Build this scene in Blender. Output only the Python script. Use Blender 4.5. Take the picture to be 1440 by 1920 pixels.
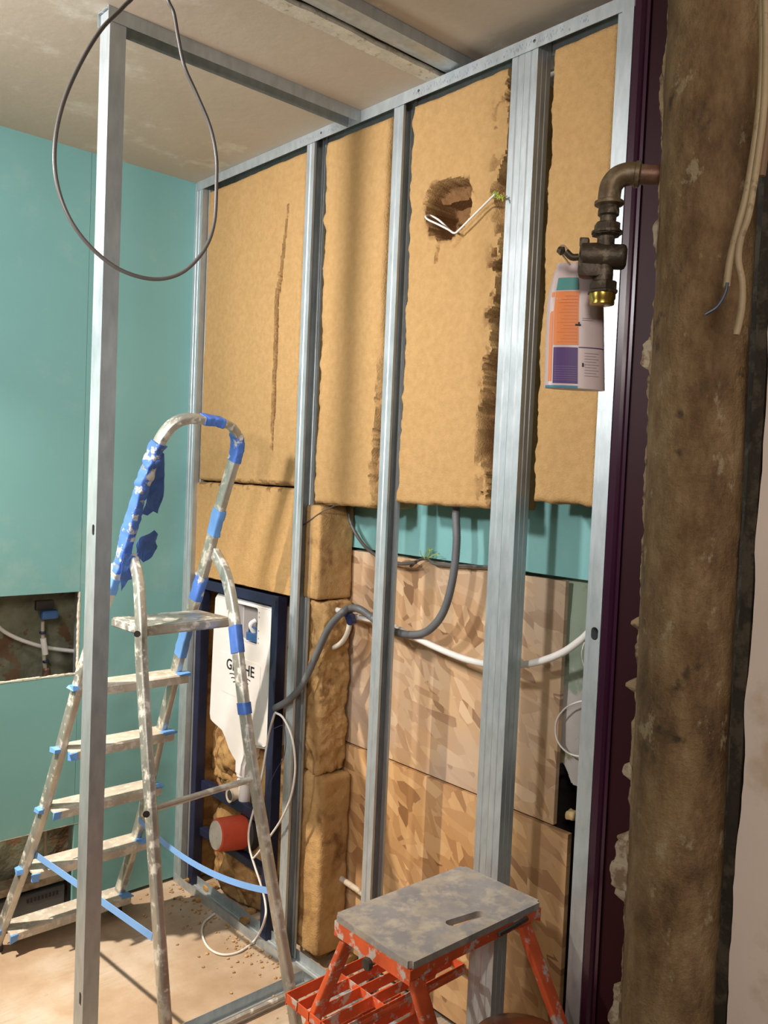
import bpy, bmesh, math, random
import numpy as np
from mathutils import Vector, Matrix
random.seed(7); np.random.seed(7)
scn = bpy.context.scene
for o in list(bpy.data.objects): bpy.data.objects.remove(o)

# ------------------------------------------------------------------ camera
YAW, PITCH, ROLL, FPX = math.radians(42.4155), math.radians(-2.5291), math.radians(2.4465), 1600.0
CAM = Vector((0, 0, 1.5))
cy, sy, cp, sp = math.cos(YAW), math.sin(YAW), math.cos(PITCH), math.sin(PITCH)
FWD = Vector((sy*cp, cy*cp, sp)); _r = Vector((cy, -sy, 0)); _u = _r.cross(FWD)
RGT = _r*math.cos(ROLL) + _u*math.sin(ROLL); UPV = -_r*math.sin(ROLL) + _u*math.cos(ROLL)
cd = bpy.data.cameras.new('camera'); cam = bpy.data.objects.new('camera', cd); scn.collection.objects.link(cam)
M = Matrix.Identity(4)
for i in range(3):
    M[i][0] = RGT[i]; M[i][1] = UPV[i]; M[i][2] = -FWD[i]; M[i][3] = CAM[i]
cam.matrix_world = M
cd.sensor_fit = 'HORIZONTAL'; cd.sensor_width = 36; cd.lens = 36*FPX/1440; cd.clip_start = 0.02
scn.camera = cam

# ------------------------------------------------------------------ light
def area(name, loc, target, size, power, col, spread=180):
    l = bpy.data.lights.new(name, 'AREA'); l.shape = 'DISK'; l.size = size; l.energy = power; l.color = col
    l.spread = math.radians(spread)
    o = bpy.data.objects.new(name, l); scn.collection.objects.link(o); o.location = loc
    o.rotation_euler = (Vector(target)-Vector(loc)).to_track_quat('-Z', 'Y').to_euler(); return o
area('work_lamp', (0.05, 1.085, 1.80), (1.6, 1.6, 1.40), 0.10, 3.4, (1.0, 0.96, 0.93), 100)
area('left_lamp', (-0.35, 1.84, 2.25), (1.5, 2.05, 1.95), 0.20, 12.5, (1.0, 0.97, 0.95), 100)
area('corner_lamp', (-0.05, 2.45, 2.30), (0.95, 2.2, 0.0), 0.05, 17, (1.0, 0.86, 0.70), 80)
area('room_lamp', (-0.65, -0.55, 2.20), (1.0, 0.9, 1.1), 0.4, 13.5, (1.0, 0.90, 0.82))
w = bpy.data.worlds.new('world'); scn.world = w; w.use_nodes = True
w.node_tree.nodes['Background'].inputs[0].default_value = (0.9, 0.85, 0.8, 1)
w.node_tree.nodes['Background'].inputs[1].default_value = 0.3
vs = scn.view_settings
vs.view_transform = 'Standard'; vs.look = 'None'; vs.gamma = 1; vs.use_curve_mapping = False; vs.exposure = 0.32

# ------------------------------------------------------------------ geometry helpers
def ray(px, py):
    return (RGT*(px-720) + UPV*(960-py) + FWD*FPX).normalized()
def on(ax, v, px, py):
    d = ray(px, py); return CAM + d*((v-CAM[ax])/d[ax])
def ondist(h, px, py):
    d = ray(px, py); return CAM + d*(h/math.hypot(d.x, d.y))
def onplane(p0, n, px, py):
    d = ray(px, py); return CAM + d*((Vector(p0)-CAM).dot(n)/d.dot(n))

def _hash(i, j, k, s):
    n = (i*374761393 + j*668265263 + k*2147483647 + s*1274126177) & 0xffffffff
    n = ((n ^ (n >> 13))*1274126177) & 0xffffffff
    return ((n ^ (n >> 16)) & 0xffff)/65535.0
def vnoise(p, s=0):
    p = np.asarray(p, float); f = np.floor(p).astype(np.int64); t = p-f; t = t*t*(3-2*t)
    r = 0
    for a in (0, 1):
        for b in (0, 1):
            for c in (0, 1):
                h = _hash(f[..., 0]+a, f[..., 1]+b, f[..., 2]+c, s)
                wt = (t[..., 0] if a else 1-t[..., 0])*(t[..., 1] if b else 1-t[..., 1])*(t[..., 2] if c else 1-t[..., 2])
                r = r + h*wt
    return r*2-1
def fnoise(p, s=0, oct=4, g=.5):
    p = np.asarray(p, float); r = 0; a = 1; t = 0
    for o in range(oct):
        r = r + a*vnoise(p*(2**o), s+o*17); t += a; a *= g
    return r/t

def obj(name, bm, mat, parent=None, smooth=False, origin=None):
    """ONE mesh object; vertices come in world metres and are moved to the object's own origin"""
    if parent is not None: org = Vector(parent['org'])
    elif origin is not None: org = Vector(origin)
    else:
        vs_ = [v.co for v in bm.verts]
        org = Vector(((min(v.x for v in vs_)+max(v.x for v in vs_))/2, (min(v.y for v in vs_)+max(v.y for v in vs_))/2, min(v.z for v in vs_)))
    for v in bm.verts: v.co -= org
    me = bpy.data.meshes.new(name); bm.normal_update(); bm.to_mesh(me); bm.free()
    me.materials.append(mat)
    if smooth:
        for p in me.polygons: p.use_smooth = True
    o = bpy.data.objects.new(name, me); scn.collection.objects.link(o)
    if parent is not None:
        o.parent = parent; o['org'] = tuple(parent['org'])
    else:
        o.location = org; o['org'] = tuple(org)
    return o
def thing(name, label, cat, loc, group=None):
    o = bpy.data.objects.new(name, None); scn.collection.objects.link(o); o.location = loc; o['org'] = tuple(loc)
    o.empty_display_size = .05
    o['label'] = label; o['category'] = cat
    if group: o['group'] = group
    return o
def tag(o, label, cat, group=None, kind=None):
    o['label'] = label; o['category'] = cat
    if group: o['group'] = group
    if kind: o['kind'] = kind
    return o
def struct(o, label=None):
    o['kind'] = 'structure'
    if label: o['label'] = label
    return o
def clean():
    for o in bpy.data.objects:
        if 'org' in o: del o['org']

def autosmooth(o, ang=40):
    me = o.data
    for p in me.polygons: p.use_smooth = True
    me.set_sharp_from_angle(angle=math.radians(ang))

def B(): return bmesh.new()
def box(bm, a, b, bev=0):
    a = Vector(a); b = Vector(b)
    lo = Vector(map(min, a, b)); hi = Vector(map(max, a, b))
    r = bmesh.ops.create_cube(bm, size=1)
    for v in r['verts']:
        v.co = Vector((lo[i] + (v.co[i]+.5)*(hi[i]-lo[i]) for i in range(3)))
    if bev:
        es = set(e for v in r['verts'] for e in v.link_edges)
        bmesh.ops.bevel(bm, geom=list(es), offset=bev, segments=2, affect='EDGES', profile=.6)
def obox(bm, c, X, Y, Z, bev=0):
    """box centred at c with full-size axis vectors X,Y,Z"""
    r = bmesh.ops.create_cube(bm, size=1); c = Vector(c); X = Vector(X); Y = Vector(Y); Z = Vector(Z)
    for v in r['verts']:
        q = v.co.copy(); v.co = c + X*q.x + Y*q.y + Z*q.z
    if bev:
        es = set(e for v in r['verts'] for e in v.link_edges)
        bmesh.ops.bevel(bm, geom=list(es), offset=bev, segments=2, affect='EDGES', profile=.6)
def catmull(pts, n=8):
    P = [Vector(p) for p in pts]
    if len(P) < 3: return P
    Q = [P[0]*2-P[1]] + P + [P[-1]*2-P[-2]]; out = []
    for i in range(1, len(Q)-2):
        for k in range(n):
            t = k/n; a, b, c, d = Q[i-1], Q[i], Q[i+1], Q[i+2]
            out.append(.5*((2*b) + (c-a)*t + (2*a-5*b+4*c-d)*t*t + (3*b-a-3*c+d)*t**3))
    out.append(P[-1]); return out
def sweep(bm, path, section, N=None, cap=True, scale=None):
    """sweep closed 2D section [(a,b)] along path; a along N (or transported frame), b along TxN"""
    P = [Vector(p) for p in path]; rings = []; prevN = None
    for i, p in enumerate(P):
        T = (P[min(i+1, len(P)-1)] - P[max(i-1, 0)]).normalized()
        if N is not None: n = Vector(N) - T*Vector(N).dot(T)
        elif prevN is None:
            n = T.orthogonal()
        else: n = prevN - T*prevN.dot(T)
        n.normalize(); prevN = n; b = T.cross(n)
        s = scale(i/(len(P)-1)) if scale else 1
        rings.append([bm.verts.new(p + n*(a_*s) + b*(b_*s)) for a_, b_ in section])
    m = len(section)
    for r0, r1 in zip(rings, rings[1:]):
        for k in range(m): bm.faces.new((r0[k], r0[(k+1) % m], r1[(k+1) % m], r1[k]))
    if cap:
        bm.faces.new(rings[0][::-1]); bm.faces.new(rings[-1])
def circ(r, n=12): return [(r*math.cos(2*math.pi*k/n), r*math.sin(2*math.pi*k/n)) for k in range(n)]
def rrect(w, h, r=.004, n=3):
    out = []
    for cx, cy_, a0 in ((w/2-r, h/2-r, 0), (-w/2+r, h/2-r, 90), (-w/2+r, -h/2+r, 180), (w/2-r, -h/2+r, 270)):
        for k in range(n+1):
            a = math.radians(a0+90*k/n); out.append((cx+r*math.cos(a), cy_+r*math.sin(a)))
    return out
def tube(bm, pts, r, n=12, smooth=8, scale=None): sweep(bm, catmull(pts, smooth) if smooth else pts, circ(r, n), scale=scale)
def thicken(bm, d):
    """give an open sheet thickness along vector d"""
    fs = bm.faces[:]; vs_ = bm.verts[:]; bd = [e for e in bm.edges if len(e.link_faces) == 1]
    mp = {v: bm.verts.new(v.co+Vector(d)) for v in vs_}
    be = [tuple(e.verts) for e in bd]
    for f in fs: bm.faces.new([mp[v] for v in reversed(f.verts)])
    for a, b in be: bm.faces.new((a, b, mp[b], mp[a]))
    bmesh.ops.recalc_face_normals(bm, faces=bm.faces)
def lathe(bm, base, axis, prof, n=24, hexa=False):
    """prof [(r, h)] around axis from base"""
    ax = Vector(axis).normalized(); a = ax.orthogonal().normalized(); b = ax.cross(a); base = Vector(base)
    rings = []
    for r, h in prof:
        rings.append([bm.verts.new(base + ax*h + (a*math.cos(2*math.pi*k/n) + b*math.sin(2*math.pi*k/n))*max(r, 1e-5)) for k in range(n)])
    for r0, r1 in zip(rings, rings[1:]):
        for k in range(n): bm.faces.new((r0[k], r0[(k+1) % n], r1[(k+1) % n], r1[k]))
    bm.faces.new(rings[0][::-1]); bm.faces.new(rings[-1])
def prism(bm, poly, z0, z1, fn):
    """extrude 2D polygon between z0,z1 ; fn(u,v,h)->world"""
    lo = [bm.verts.new(fn(u, v, z0)) for u, v in poly]; hi = [bm.verts.new(fn(u, v, z1)) for u, v in poly]
    n = len(poly)
    for k in range(n): bm.faces.new((lo[k], lo[(k+1) % n], hi[(k+1) % n], hi[k]))
    bm.faces.new(lo[::-1]); bm.faces.new(hi)
    bmesh.ops.recalc_face_normals(bm, faces=bm.faces)
def offset_poly(line, t):
    """thin closed polygon around an open 2D polyline"""
    L = [Vector((a, b)) for a, b in line]; left = []; right = []
    for i, p in enumerate(L):
        d0 = (L[i]-L[i-1]).normalized() if i else None
        d1 = (L[i+1]-L[i]).normalized() if i < len(L)-1 else None
        if d0 is None: n = Vector((-d1.y, d1.x))
        elif d1 is None: n = Vector((-d0.y, d0.x))
        else:
            n0 = Vector((-d0.y, d0.x)); n1 = Vector((-d1.y, d1.x)); n = (n0+n1); n = n/max(n.length_squared, .2)*2
        left.append(p+n*t/2); right.append(p-n*t/2)
    return [tuple(p) for p in left] + [tuple(p) for p in reversed(right)]
def cut(o, cutters):
    """boolean difference, applied"""
    for bm in cutters:
        bmesh.ops.recalc_face_normals(bm, faces=bm.faces)
        me = bpy.data.meshes.new('tmp'); bm.to_mesh(me); bm.free()
        c = bpy.data.objects.new('tmp', me); scn.collection.objects.link(c)
        m = o.modifiers.new('cut', 'BOOLEAN'); m.object = c; m.operation = 'DIFFERENCE'; m.solver = 'EXACT'
        bpy.context.view_layer.update()
        dg = bpy.context.evaluated_depsgraph_get()
        new = bpy.data.meshes.new_from_object(o.evaluated_get(dg)); o.modifiers.clear()
        old = o.data; nm = old.name; o.data = new; bpy.data.meshes.remove(old); new.name = nm
        bpy.data.objects.remove(c); bpy.data.meshes.remove(me)

# ------------------------------------------------------------------ materials
def nt(name):
    m = bpy.data.materials.new(name); m.use_nodes = True; t = m.node_tree
    return m, t, t.nodes['Principled BSDF']
def node(t, typ, **kw):
    n = t.nodes.new(typ)
    for k, v in kw.items():
        if k.startswith('i_'): n.inputs[k[2:].replace('_', ' ')].default_value = v
        else: setattr(n, k, v)
    return n
def coords(t, scale=(1, 1, 1), rot=(0, 0, 0)):
    c = node(t, 'ShaderNodeTexCoord'); m = node(t, 'ShaderNodeMapping')
    m.inputs['Scale'].default_value = scale; m.inputs['Rotation'].default_value = rot
    t.links.new(c.outputs['Object'], m.inputs['Vector']); return m.outputs['Vector']
def noise(t, vec, scale, detail=4, rough=.55):
    n = node(t, 'ShaderNodeTexNoise'); n.inputs['Scale'].default_value = scale; n.inputs['Detail'].default_value = detail
    n.inputs['Roughness'].default_value = rough; t.links.new(vec, n.inputs['Vector']); return n.outputs['Fac']
def ramp(t, fac, stops, interp='LINEAR'):
    r = node(t, 'ShaderNodeValToRGB'); r.color_ramp.interpolation = interp
    while len(r.color_ramp.elements) < len(stops): r.color_ramp.elements.new(.5)
    for e, (p, c) in zip(r.color_ramp.elements, stops):
        e.position = p; e.color = (*c, 1) if len(c) == 3 else c
    t.links.new(fac, r.inputs['Fac']); return r.outputs['Color']
def mixc(t, fac, a, b):
    m = node(t, 'ShaderNodeMix', data_type='RGBA')
    for s, v in ((m.inputs[0], fac), (m.inputs[6], a), (m.inputs[7], b)):
        if isinstance(v, (int, float)): s.default_value = v
        elif isinstance(v, tuple): s.default_value = (*v, 1)
        else: t.links.new(v, s)
    return m.outputs[2]
def bump(t, b, h, strength=.3, dist=.01):
    n = node(t, 'ShaderNodeBump'); n.inputs['Strength'].default_value = strength; n.inputs['Distance'].default_value = dist
    t.links.new(h, n.inputs['Height']); t.links.new(n.outputs['Normal'], b.inputs['Normal'])
def simple(name, col, rough=.6, metal=0, vary=.12, scale=18, bmp=0, bscale=60, spec=.5):
    m, t, b = nt(name); v = coords(t)
    c0 = tuple(max(0, c*(1-vary)) for c in col); c1 = tuple(min(1, c*(1+vary)) for c in col)
    t.links.new(ramp(t, noise(t, v, scale), [(.3, c0), (.7, c1)]), b.inputs['Base Color'])
    b.inputs['Roughness'].default_value = rough; b.inputs['Metallic'].default_value = metal
    b.inputs['Specular IOR Level'].default_value = spec
    if bmp: bump(t, b, noise(t, v, bscale, 5), bmp, .004)
    return m
def spotted(name, base, spots, rough=.5, metal=0, scale=30, lo=.55, hi=.62, vary=.15, bmp=.1, spots2=None):
    m, t, b = nt(name); v = coords(t)
    c = ramp(t, noise(t, v, scale*.4), [(.3, tuple(x*(1-vary) for x in base)), (.7, tuple(min(1, x*(1+vary)) for x in base))])
    f = ramp(t, noise(t, v, scale, 5, .65), [(lo, (0, 0, 0)), (hi, (1, 1, 1))])
    c = mixc(t, f, c, spots)
    if spots2:
        v2 = coords(t, rot=(1, 2, 3)); f2 = ramp(t, noise(t, v2, scale*.8, 5, .65), [(lo, (0, 0, 0)), (hi, (1, 1, 1))])
        c = mixc(t, f2, c, spots2)
    t.links.new(c, b.inputs['Base Color'])
    if metal:
        inv = node(t, 'ShaderNodeMath', operation='MULTIPLY_ADD'); inv.inputs[1].default_value = -metal; inv.inputs[2].default_value = metal
        t.links.new(f, inv.inputs[0]); t.links.new(inv.outputs[0], b.inputs['Metallic'])
    b.inputs['Roughness'].default_value = rough
    if bmp: bump(t, b, noise(t, v, scale*2, 5), bmp, .004)
    return m

def mat_galv():
    m, t, b = nt('galvanised steel'); v = coords(t, (1, 1, .35))
    t.links.new(ramp(t, noise(t, v, 45, 3), [(.3, (.40, .445, .465)), (.7, (.52, .57, .595))]), b.inputs['Base Color'])
    b.inputs['Metallic'].default_value = .55
    t.links.new(ramp(t, noise(t, v, 20, 3), [(.3, (.36,)*3), (.7, (.50,)*3)]), b.inputs['Roughness'])
    bump(t, b, noise(t, v, 160, 2), .06, .002); return m
GALV = mat_galv()
def mat_board():
    m, t, b = nt('moisture resistant plasterboard'); v = coords(t)
    base = ramp(t, noise(t, v, 1.6, 4), [(.3, (.165, .375, .375)), (.7, (.195, .425, .420))])
    n = node(t, 'ShaderNodeMath', operation='MULTIPLY'); t.links.new(noise(t, v, 2.3, 3), n.inputs[0]); t.links.new(noise(t, coords(t, rot=(.5, .2, .9)), 9, 6, .7), n.inputs[1])
    patch = ramp(t, n.outputs[0], [(.29, (0, 0, 0)), (.42, (.33,)*3)])
    t.links.new(mixc(t, patch, base, (.34, .47, .44)), b.inputs['Base Color'])
    b.inputs['Roughness'].default_value = .55; bump(t, b, noise(t, v, 220, 2), .04, .002); return m
BOARD = mat_board()
def mat_ceiling():
    m, t, b = nt('painted ceiling board'); v = coords(t)
    base = ramp(t, noise(t, v, 1.3, 4), [(.3, (.50, .42, .33)), (.7, (.56, .475, .38))])
    n = node(t, 'ShaderNodeMath', operation='MULTIPLY'); t.links.new(noise(t, v, 1.9, 2), n.inputs[0]); t.links.new(noise(t, coords(t, rot=(0, 0, .4)), 6, 6, .7), n.inputs[1])
    t.links.new(mixc(t, ramp(t, n.outputs[0], [(.30, (0, 0, 0)), (.37, (.75,)*3)]), base, (.70, .65, .55)), b.inputs['Base Color'])
    b.inputs['Roughness'].default_value = .8; bump(t, b, noise(t, v, 30, 6), .08, .01); return m
CEIL = mat_ceiling()
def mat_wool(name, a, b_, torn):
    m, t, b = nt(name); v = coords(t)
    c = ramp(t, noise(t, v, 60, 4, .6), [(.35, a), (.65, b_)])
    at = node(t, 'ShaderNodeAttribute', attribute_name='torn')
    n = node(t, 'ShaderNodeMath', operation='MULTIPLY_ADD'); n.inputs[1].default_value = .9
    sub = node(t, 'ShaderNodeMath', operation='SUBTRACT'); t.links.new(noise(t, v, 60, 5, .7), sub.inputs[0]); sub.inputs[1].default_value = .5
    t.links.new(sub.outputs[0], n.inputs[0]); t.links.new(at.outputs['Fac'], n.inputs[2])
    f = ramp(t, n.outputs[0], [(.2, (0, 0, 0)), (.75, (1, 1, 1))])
    t.links.new(mixc(t, f, c, torn), b.inputs['Base Color'])  # torn zones: brown fibre, with the shade of cracks put into the colour
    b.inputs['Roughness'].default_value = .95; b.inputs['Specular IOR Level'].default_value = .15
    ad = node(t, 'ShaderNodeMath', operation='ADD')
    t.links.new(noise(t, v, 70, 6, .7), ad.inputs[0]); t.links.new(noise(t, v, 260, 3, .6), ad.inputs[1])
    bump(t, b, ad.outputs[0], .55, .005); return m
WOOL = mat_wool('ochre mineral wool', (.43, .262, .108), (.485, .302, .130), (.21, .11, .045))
def mat_osb(name, tint, haze):
    m, t, b = nt(name)
    cols = []
    for k, (rot, sc) in enumerate((((.6, 0, 0), (1, 40, 15)), ((-.7, 0, .3), (1, 15, 36)), ((1.35, 0, 0), (1, 38, 14)))):
        v = coords(t, (1, 1, 1), rot); 
        mp = node(t, 'ShaderNodeMapping'); mp.inputs['Scale'].default_value = sc; t.links.new(v, mp.inputs['Vector'])
        nz = node(t, 'ShaderNodeTexNoise'); nz.inputs['Scale'].default_value = 1.2; t.links.new(mp.outputs[0], nz.inputs['Vector'])
        mx = node(t, 'ShaderNodeMix', data_type='VECTOR'); mx.inputs[0].default_value = .12
        t.links.new(mp.outputs[0], mx.inputs[4]); t.links.new(nz.outputs['Color'], mx.inputs[5])
        vo = node(t, 'ShaderNodeTexVoronoi'); vo.inputs['Scale'].default_value = 1.0; t.links.new(mx.outputs[1], vo.inputs['Vector'])
        sp_ = node(t, 'ShaderNodeSeparateColor'); t.links.new(vo.outputs['Color'], sp_.inputs[0]); cols.append(sp_)
    pal = [(0, (.23, .12, .055)), (.12, (.40, .235, .12)), (.38, (.50, .32, .175)), (.62, (.58, .39, .22)), (.82, (.46, .29, .16)), (1, (.64, .46, .29))]
    pal = [(p, tuple(x*y for x, y in zip(c_, tint))) for p, c_ in pal]
    c = mixc(t, ramp(t, cols[1].outputs[1], [(.55, (0, 0, 0)), (.56, (1, 1, 1))]), ramp(t, cols[0].outputs[0], pal), ramp(t, cols[1].outputs[0], pal))
    c = mixc(t, ramp(t, cols[2].outputs[1], [(.66, (0, 0, 0)), (.67, (1, 1, 1))]), c, ramp(t, cols[2].outputs[0], pal))
    vv = coords(t)
    c = mixc(t, ramp(t, noise(t, vv, 3.2, 5), [(.42, (0, 0, 0)), (.60, (haze,)*3)]), c, (.46, .365, .29))
    t.links.new(c, b.inputs['Base Color']); b.inputs['Roughness'].default_value = .6
    bump(t, b, cols[0].outputs[0], .12, .004); return m
OSB = mat_osb('strand board', (1, 1, 1), .6)
OSB2 = mat_osb('warm strand board', (1.04, .93, .72), .18)
def mat_floor():
    m, t, b = nt('dusty floor board'); v = coords(t)
    base = ramp(t, noise(t, v, 3.2, 6, .6), [(.3, (.33, .22, .135)), (.5, (.44, .33, .23)), (.66, (.54, .46, .38))])
    st = noise(t, coords(t, (3, 45, 1), (0, 0, .5)), 2.2, 4, .7)
    mk = node(t, 'ShaderNodeMath', operation='MULTIPLY'); t.links.new(ramp(t, st, [(.5, (0, 0, 0)), (.6, (.6,)*3)]), mk.inputs[0]); t.links.new(ramp(t, noise(t, v, 4, 3), [(.45, (0, 0, 0)), (.6, (1, 1, 1))]), mk.inputs[1])
    c = mixc(t, mk.outputs[0], base, (.36, .28, .20))
    c = mixc(t, ramp(t, noise(t, v, 55, 4, .7), [(.60, (0, 0, 0)), (.72, (.5,)*3)]), c, (.34, .26, .18))
    t.links.new(c, b.inputs['Base Color']); b.inputs['Roughness'].default_value = .8
    bump(t, b, noise(t, v, 60, 6, .7), .25, .004); return m
FLOOR = mat_floor()
def mat_oldwall():
    m, t, b = nt('old painted plaster with patches'); v = coords(t)
    n1 = noise(t, v, 5, 6, .6); n2 = noise(t, coords(t, rot=(1, 1, 0)), 7, 6, .6)
    c = mixc(t, ramp(t, n1, [(.49, (0, 0, 0)), (.53, (1, 1, 1))]), (.33, .42, .32), (.60, .57, .54))
    c = mixc(t, ramp(t, n2, [(.57, (0, 0, 0)), (.62, (1, 1, 1))]), c, (.30, .27, .14))
    t.links.new(c, b.inputs['Base Color']); b.inputs['Roughness'].default_value = .85
    bump(t, b, n1, .5, .01); return m
OLD = mat_oldwall()
def mat_cavity():
    m, t, b = nt('cavity rubble plaster'); v = coords(t)
    n1 = noise(t, v, 6, 6, .65); n2 = noise(t, coords(t, rot=(1, .4, 0)), 9, 6, .6)
    c = ramp(t, n1, [(.3, (.10, .10, .06)), (.5, (.24, .24, .16)), (.7, (.38, .37, .28))])
    c = mixc(t, ramp(t, n2, [(.55, (0, 0, 0)), (.58, (1, 1, 1))]), c, (.22, .13, .07))
    t.links.new(c, b.inputs['Base Color']); b.inputs['Roughness'].default_value = .9
    bump(t, b, n1, .6, .02); return m
CAVITY = mat_cavity()
def mat_pipe():
    m, t, b = nt('grimy soil pipe'); v = coords(t); vl = coords(t, (2.2, 2.2, 1.0))
    c = ramp(t, noise(t, vl, 7, 7, .72), [(.30, (.060, .034, .015)), (.44, (.19, .112, .048)), (.56, (.30, .198, .094)), (.72, (.44, .33, .19))])
    c = mixc(t, ramp(t, noise(t, coords(t, (1, 1, .6)), 30, 6, .7), [(.60, (0, 0, 0)), (.66, (.8,)*3)]), c, (.44, .36, .22))
    c = mixc(t, ramp(t, noise(t, coords(t, rot=(1, 2, 0)), 14, 5, .6), [(.64, (0, 0, 0)), (.70, (1, 1, 1))]), c, (.07, .045, .025))
    t.links.new(c, b.inputs['Base Color'])
    t.links.new(ramp(t, noise(t, v, 16), [(.35, (.35,)*3), (.65, (.7,)*3)]), b.inputs['Roughness'])
    bump(t, b, noise(t, v, 30, 7, .75), .9, .010); return m
PIPE = mat_pipe()
def mat_alu():
    m, t, b = nt('paint spattered aluminium'); v = coords(t)
    base = ramp(t, noise(t, coords(t, (1, 1, .5)), 22, 4), [(.3, (.42, .41, .37)), (.7, (.62, .61, .56))])
    f = ramp(t, noise(t, v, 28, 6, .7), [(.55, (0, 0, 0)), (.60, (1, 1, 1))])
    t.links.new(mixc(t, f, base, (.66, .64, .58)), b.inputs['Base Color'])
    inv = ramp(t, noise(t, v, 28, 6, .7), [(.50, (.75,)*3), (.60, (.1,)*3)]); t.links.new(inv, b.inputs['Metallic'])
    b.inputs['Roughness'].default_value = .42
    bump(t, b, noise(t, v, 70, 5, .7), .25, .003); return m
ALU = mat_alu()
TREAD = spotted('dusty tread', (.50, .45, .38), (.66, .61, .53), .75, 0, 40, .5, .6, bmp=.2)
TAPE = spotted('blue masking tape with filler', (.075, .19, .62), (.60, .60, .58), .6, 0, 24, .56, .60, bmp=.25)
TAPE2 = simple('clean blue masking tape', (.15, .36, .80), .55, vary=.06)
NAVY = simple('navy powder coated steel', (.014, .018, .048), .45, vary=.2)
CIST = simple('white cistern plastic', (.78, .76, .76), .35, vary=.03)
GREYP = simple('grey plastic', (.23, .215, .21), .4, vary=.05)
INK = simple('black ink', (.015, .015, .018), .6)
ORANGE = spotted('orange paint with plaster splashes', (.66, .105, .030), (.56, .47, .42), .6, 0, 26, .54, .60, .3, .15)
LAMI = spotted('scuffed grey anti slip laminate', (.27, .26, .265), (.46, .41, .34), .6, 0, 22, .48, .64, .2, .15, spots2=(.38, .33, .27))
DARKM = simple('dark oxidised steel', (.05, .045, .04), .5, .3)
IRON = spotted('tarnished bronze fitting', (.085, .065, .045), (.20, .16, .10), .5, .5, 60, .52, .66, .3, .3)
COPPER = spotted('dull copper pipe', (.20, .105, .07), (.26, .19, .12), .5, .4, 50, .5, .7, .3, .2)
BRASS = simple('brass', (.52, .36, .08), .28, .9)
RUBBER = simple('black rubber', (.03, .028, .028), .55)
CABLE = simple('grey black cable sheath', (.095, .085, .08), .4)
CONDUIT = simple('dark grey corrugated conduit', (.12, .125, .13), .5)
WHITEP = simple('white plastic pipe', (.72, .70, .66), .35, vary=.04)
CREAMC = spotted('dirty cream cable', (.42, .32, .19), (.24, .165, .09), .6, 0, 40, .55, .62)
PURPLE = simple('glossy dark purple paint', (.032, .007, .020), .22, vary=.1, scale=4)
MAROON = simple('maroon paint', (.026, .005, .008), .5, vary=.1, scale=4, spec=.15)
CREAMW = spotted('flaking cream wall', (.84, .73, .64), (.68, .55, .42), .8, 0, 7, .50, .62, .08, .2)
TIMBER = spotted('dark aged timber', (.030, .024, .016), (.075, .062, .040), .75, 0, 30, .5, .6, .3, .5)
BLACKD = simple('shade dark void', (.025, .02, .017), .9)  # near black stands in for the shade inside the wall pocket
ROOMW = simple('plain plaster', (.25, .22, .19), .9, vary=.04, scale=3)
EDGE = spotted('white gypsum edge', (.62, .58, .48), (.42, .36, .25), .85, 0, 60, .55, .65)
FLAKE = spotted('flaking plaster', (.33, .25, .15), (.14, .10, .06), .9, 0, 60, .5, .6, .3, .5)
RED = simple('orange red plastic', (.60, .085, .04), .45)
BLUEP = simple('blue plastic', (.035, .10, .26), .45)
JUG = simple('off white plastic', (.66, .54, .53), .35, vary=.03)
LORA = simple('orange label', (.85, .26, .07), .5, vary=.03)
LTEAL = simple('teal label', (.08, .30, .28), .5, vary=.03)
LPUR = simple('purple label', (.085, .035, .17), .5, vary=.03)
LLINE = simple('printed lines', (.62, .18, .06), .5)
LLINE2 = simple('pale printed lines', (.25, .18, .35), .5)
LLINE3 = simple('grey printed lines', (.38, .30, .32), .5)
WOOD = spotted('weathered wood', (.40, .33, .25), (.26, .19, .12), .8, 0, 18, .5, .65, .15, .3)
GREYMETAL = simple('grey sheet metal', (.10, .105, .11), .5, .3)
GREEN = simple('yellow green plastic wire', (.35, .42, .05), .5)

# ------------------------------------------------------------------ the room
XP, YG, H = 1.522, 2.712, 2.487
XB = 1.70
bm = B(); box(bm, (-2.2, -2.0, -.05), (1.95, 3.0, 0)); struct(obj('floor', bm, FLOOR, origin=(0, 0, 0)))
# lower ceiling board with its raw edge, the metal profile beside it and the older, higher ceiling
bm = B(); box(bm, (-2.2, 1.535, H), (1.95, 3.0, H+.0125)); struct(obj('ceiling', bm, CEIL, origin=(0, 0, H)))
bm = B(); box(bm, (-2.2, -2.0, H+.035), (1.95, 3.0, H+.06)); struct(obj('ceiling', bm, CEIL, origin=(0.7, 0.3, H)))
bm = B()
xs = np.linspace(-.6, 1.70, 160)
lo = []; hi = []
top = []
nz = fnoise(np.stack([xs*14, xs*0, xs*0], -1), 3)
for x, n_ in zip(xs, nz):
    y = 1.528+.007*n_
    lo.append(bm.verts.new((x, y, H-.0008))); hi.append(bm.verts.new((x, 1.572+.004*n_, H-.0008))); top.append(bm.verts.new((x, y+.002, H+.0125)))
for k in range(len(xs)-1):
    bm.faces.new((lo[k], lo[k+1], hi[k+1], hi[k])); bm.faces.new((lo[k], top[k], top[k+1], lo[k+1]))
struct(obj('trim_1', bm, EDGE))
bm = B(); fnp = lambda u, v, h: Vector((h, u, v))
prism(bm, offset_poly([(1.515, H+.034), (1.515, H+.008), (1.49, H+.004), (1.462, H+.008), (1.462, H+.034)], .0015), -.6, 1.72, fnp)
struct(obj('trim_2', bm, GALV))

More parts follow.
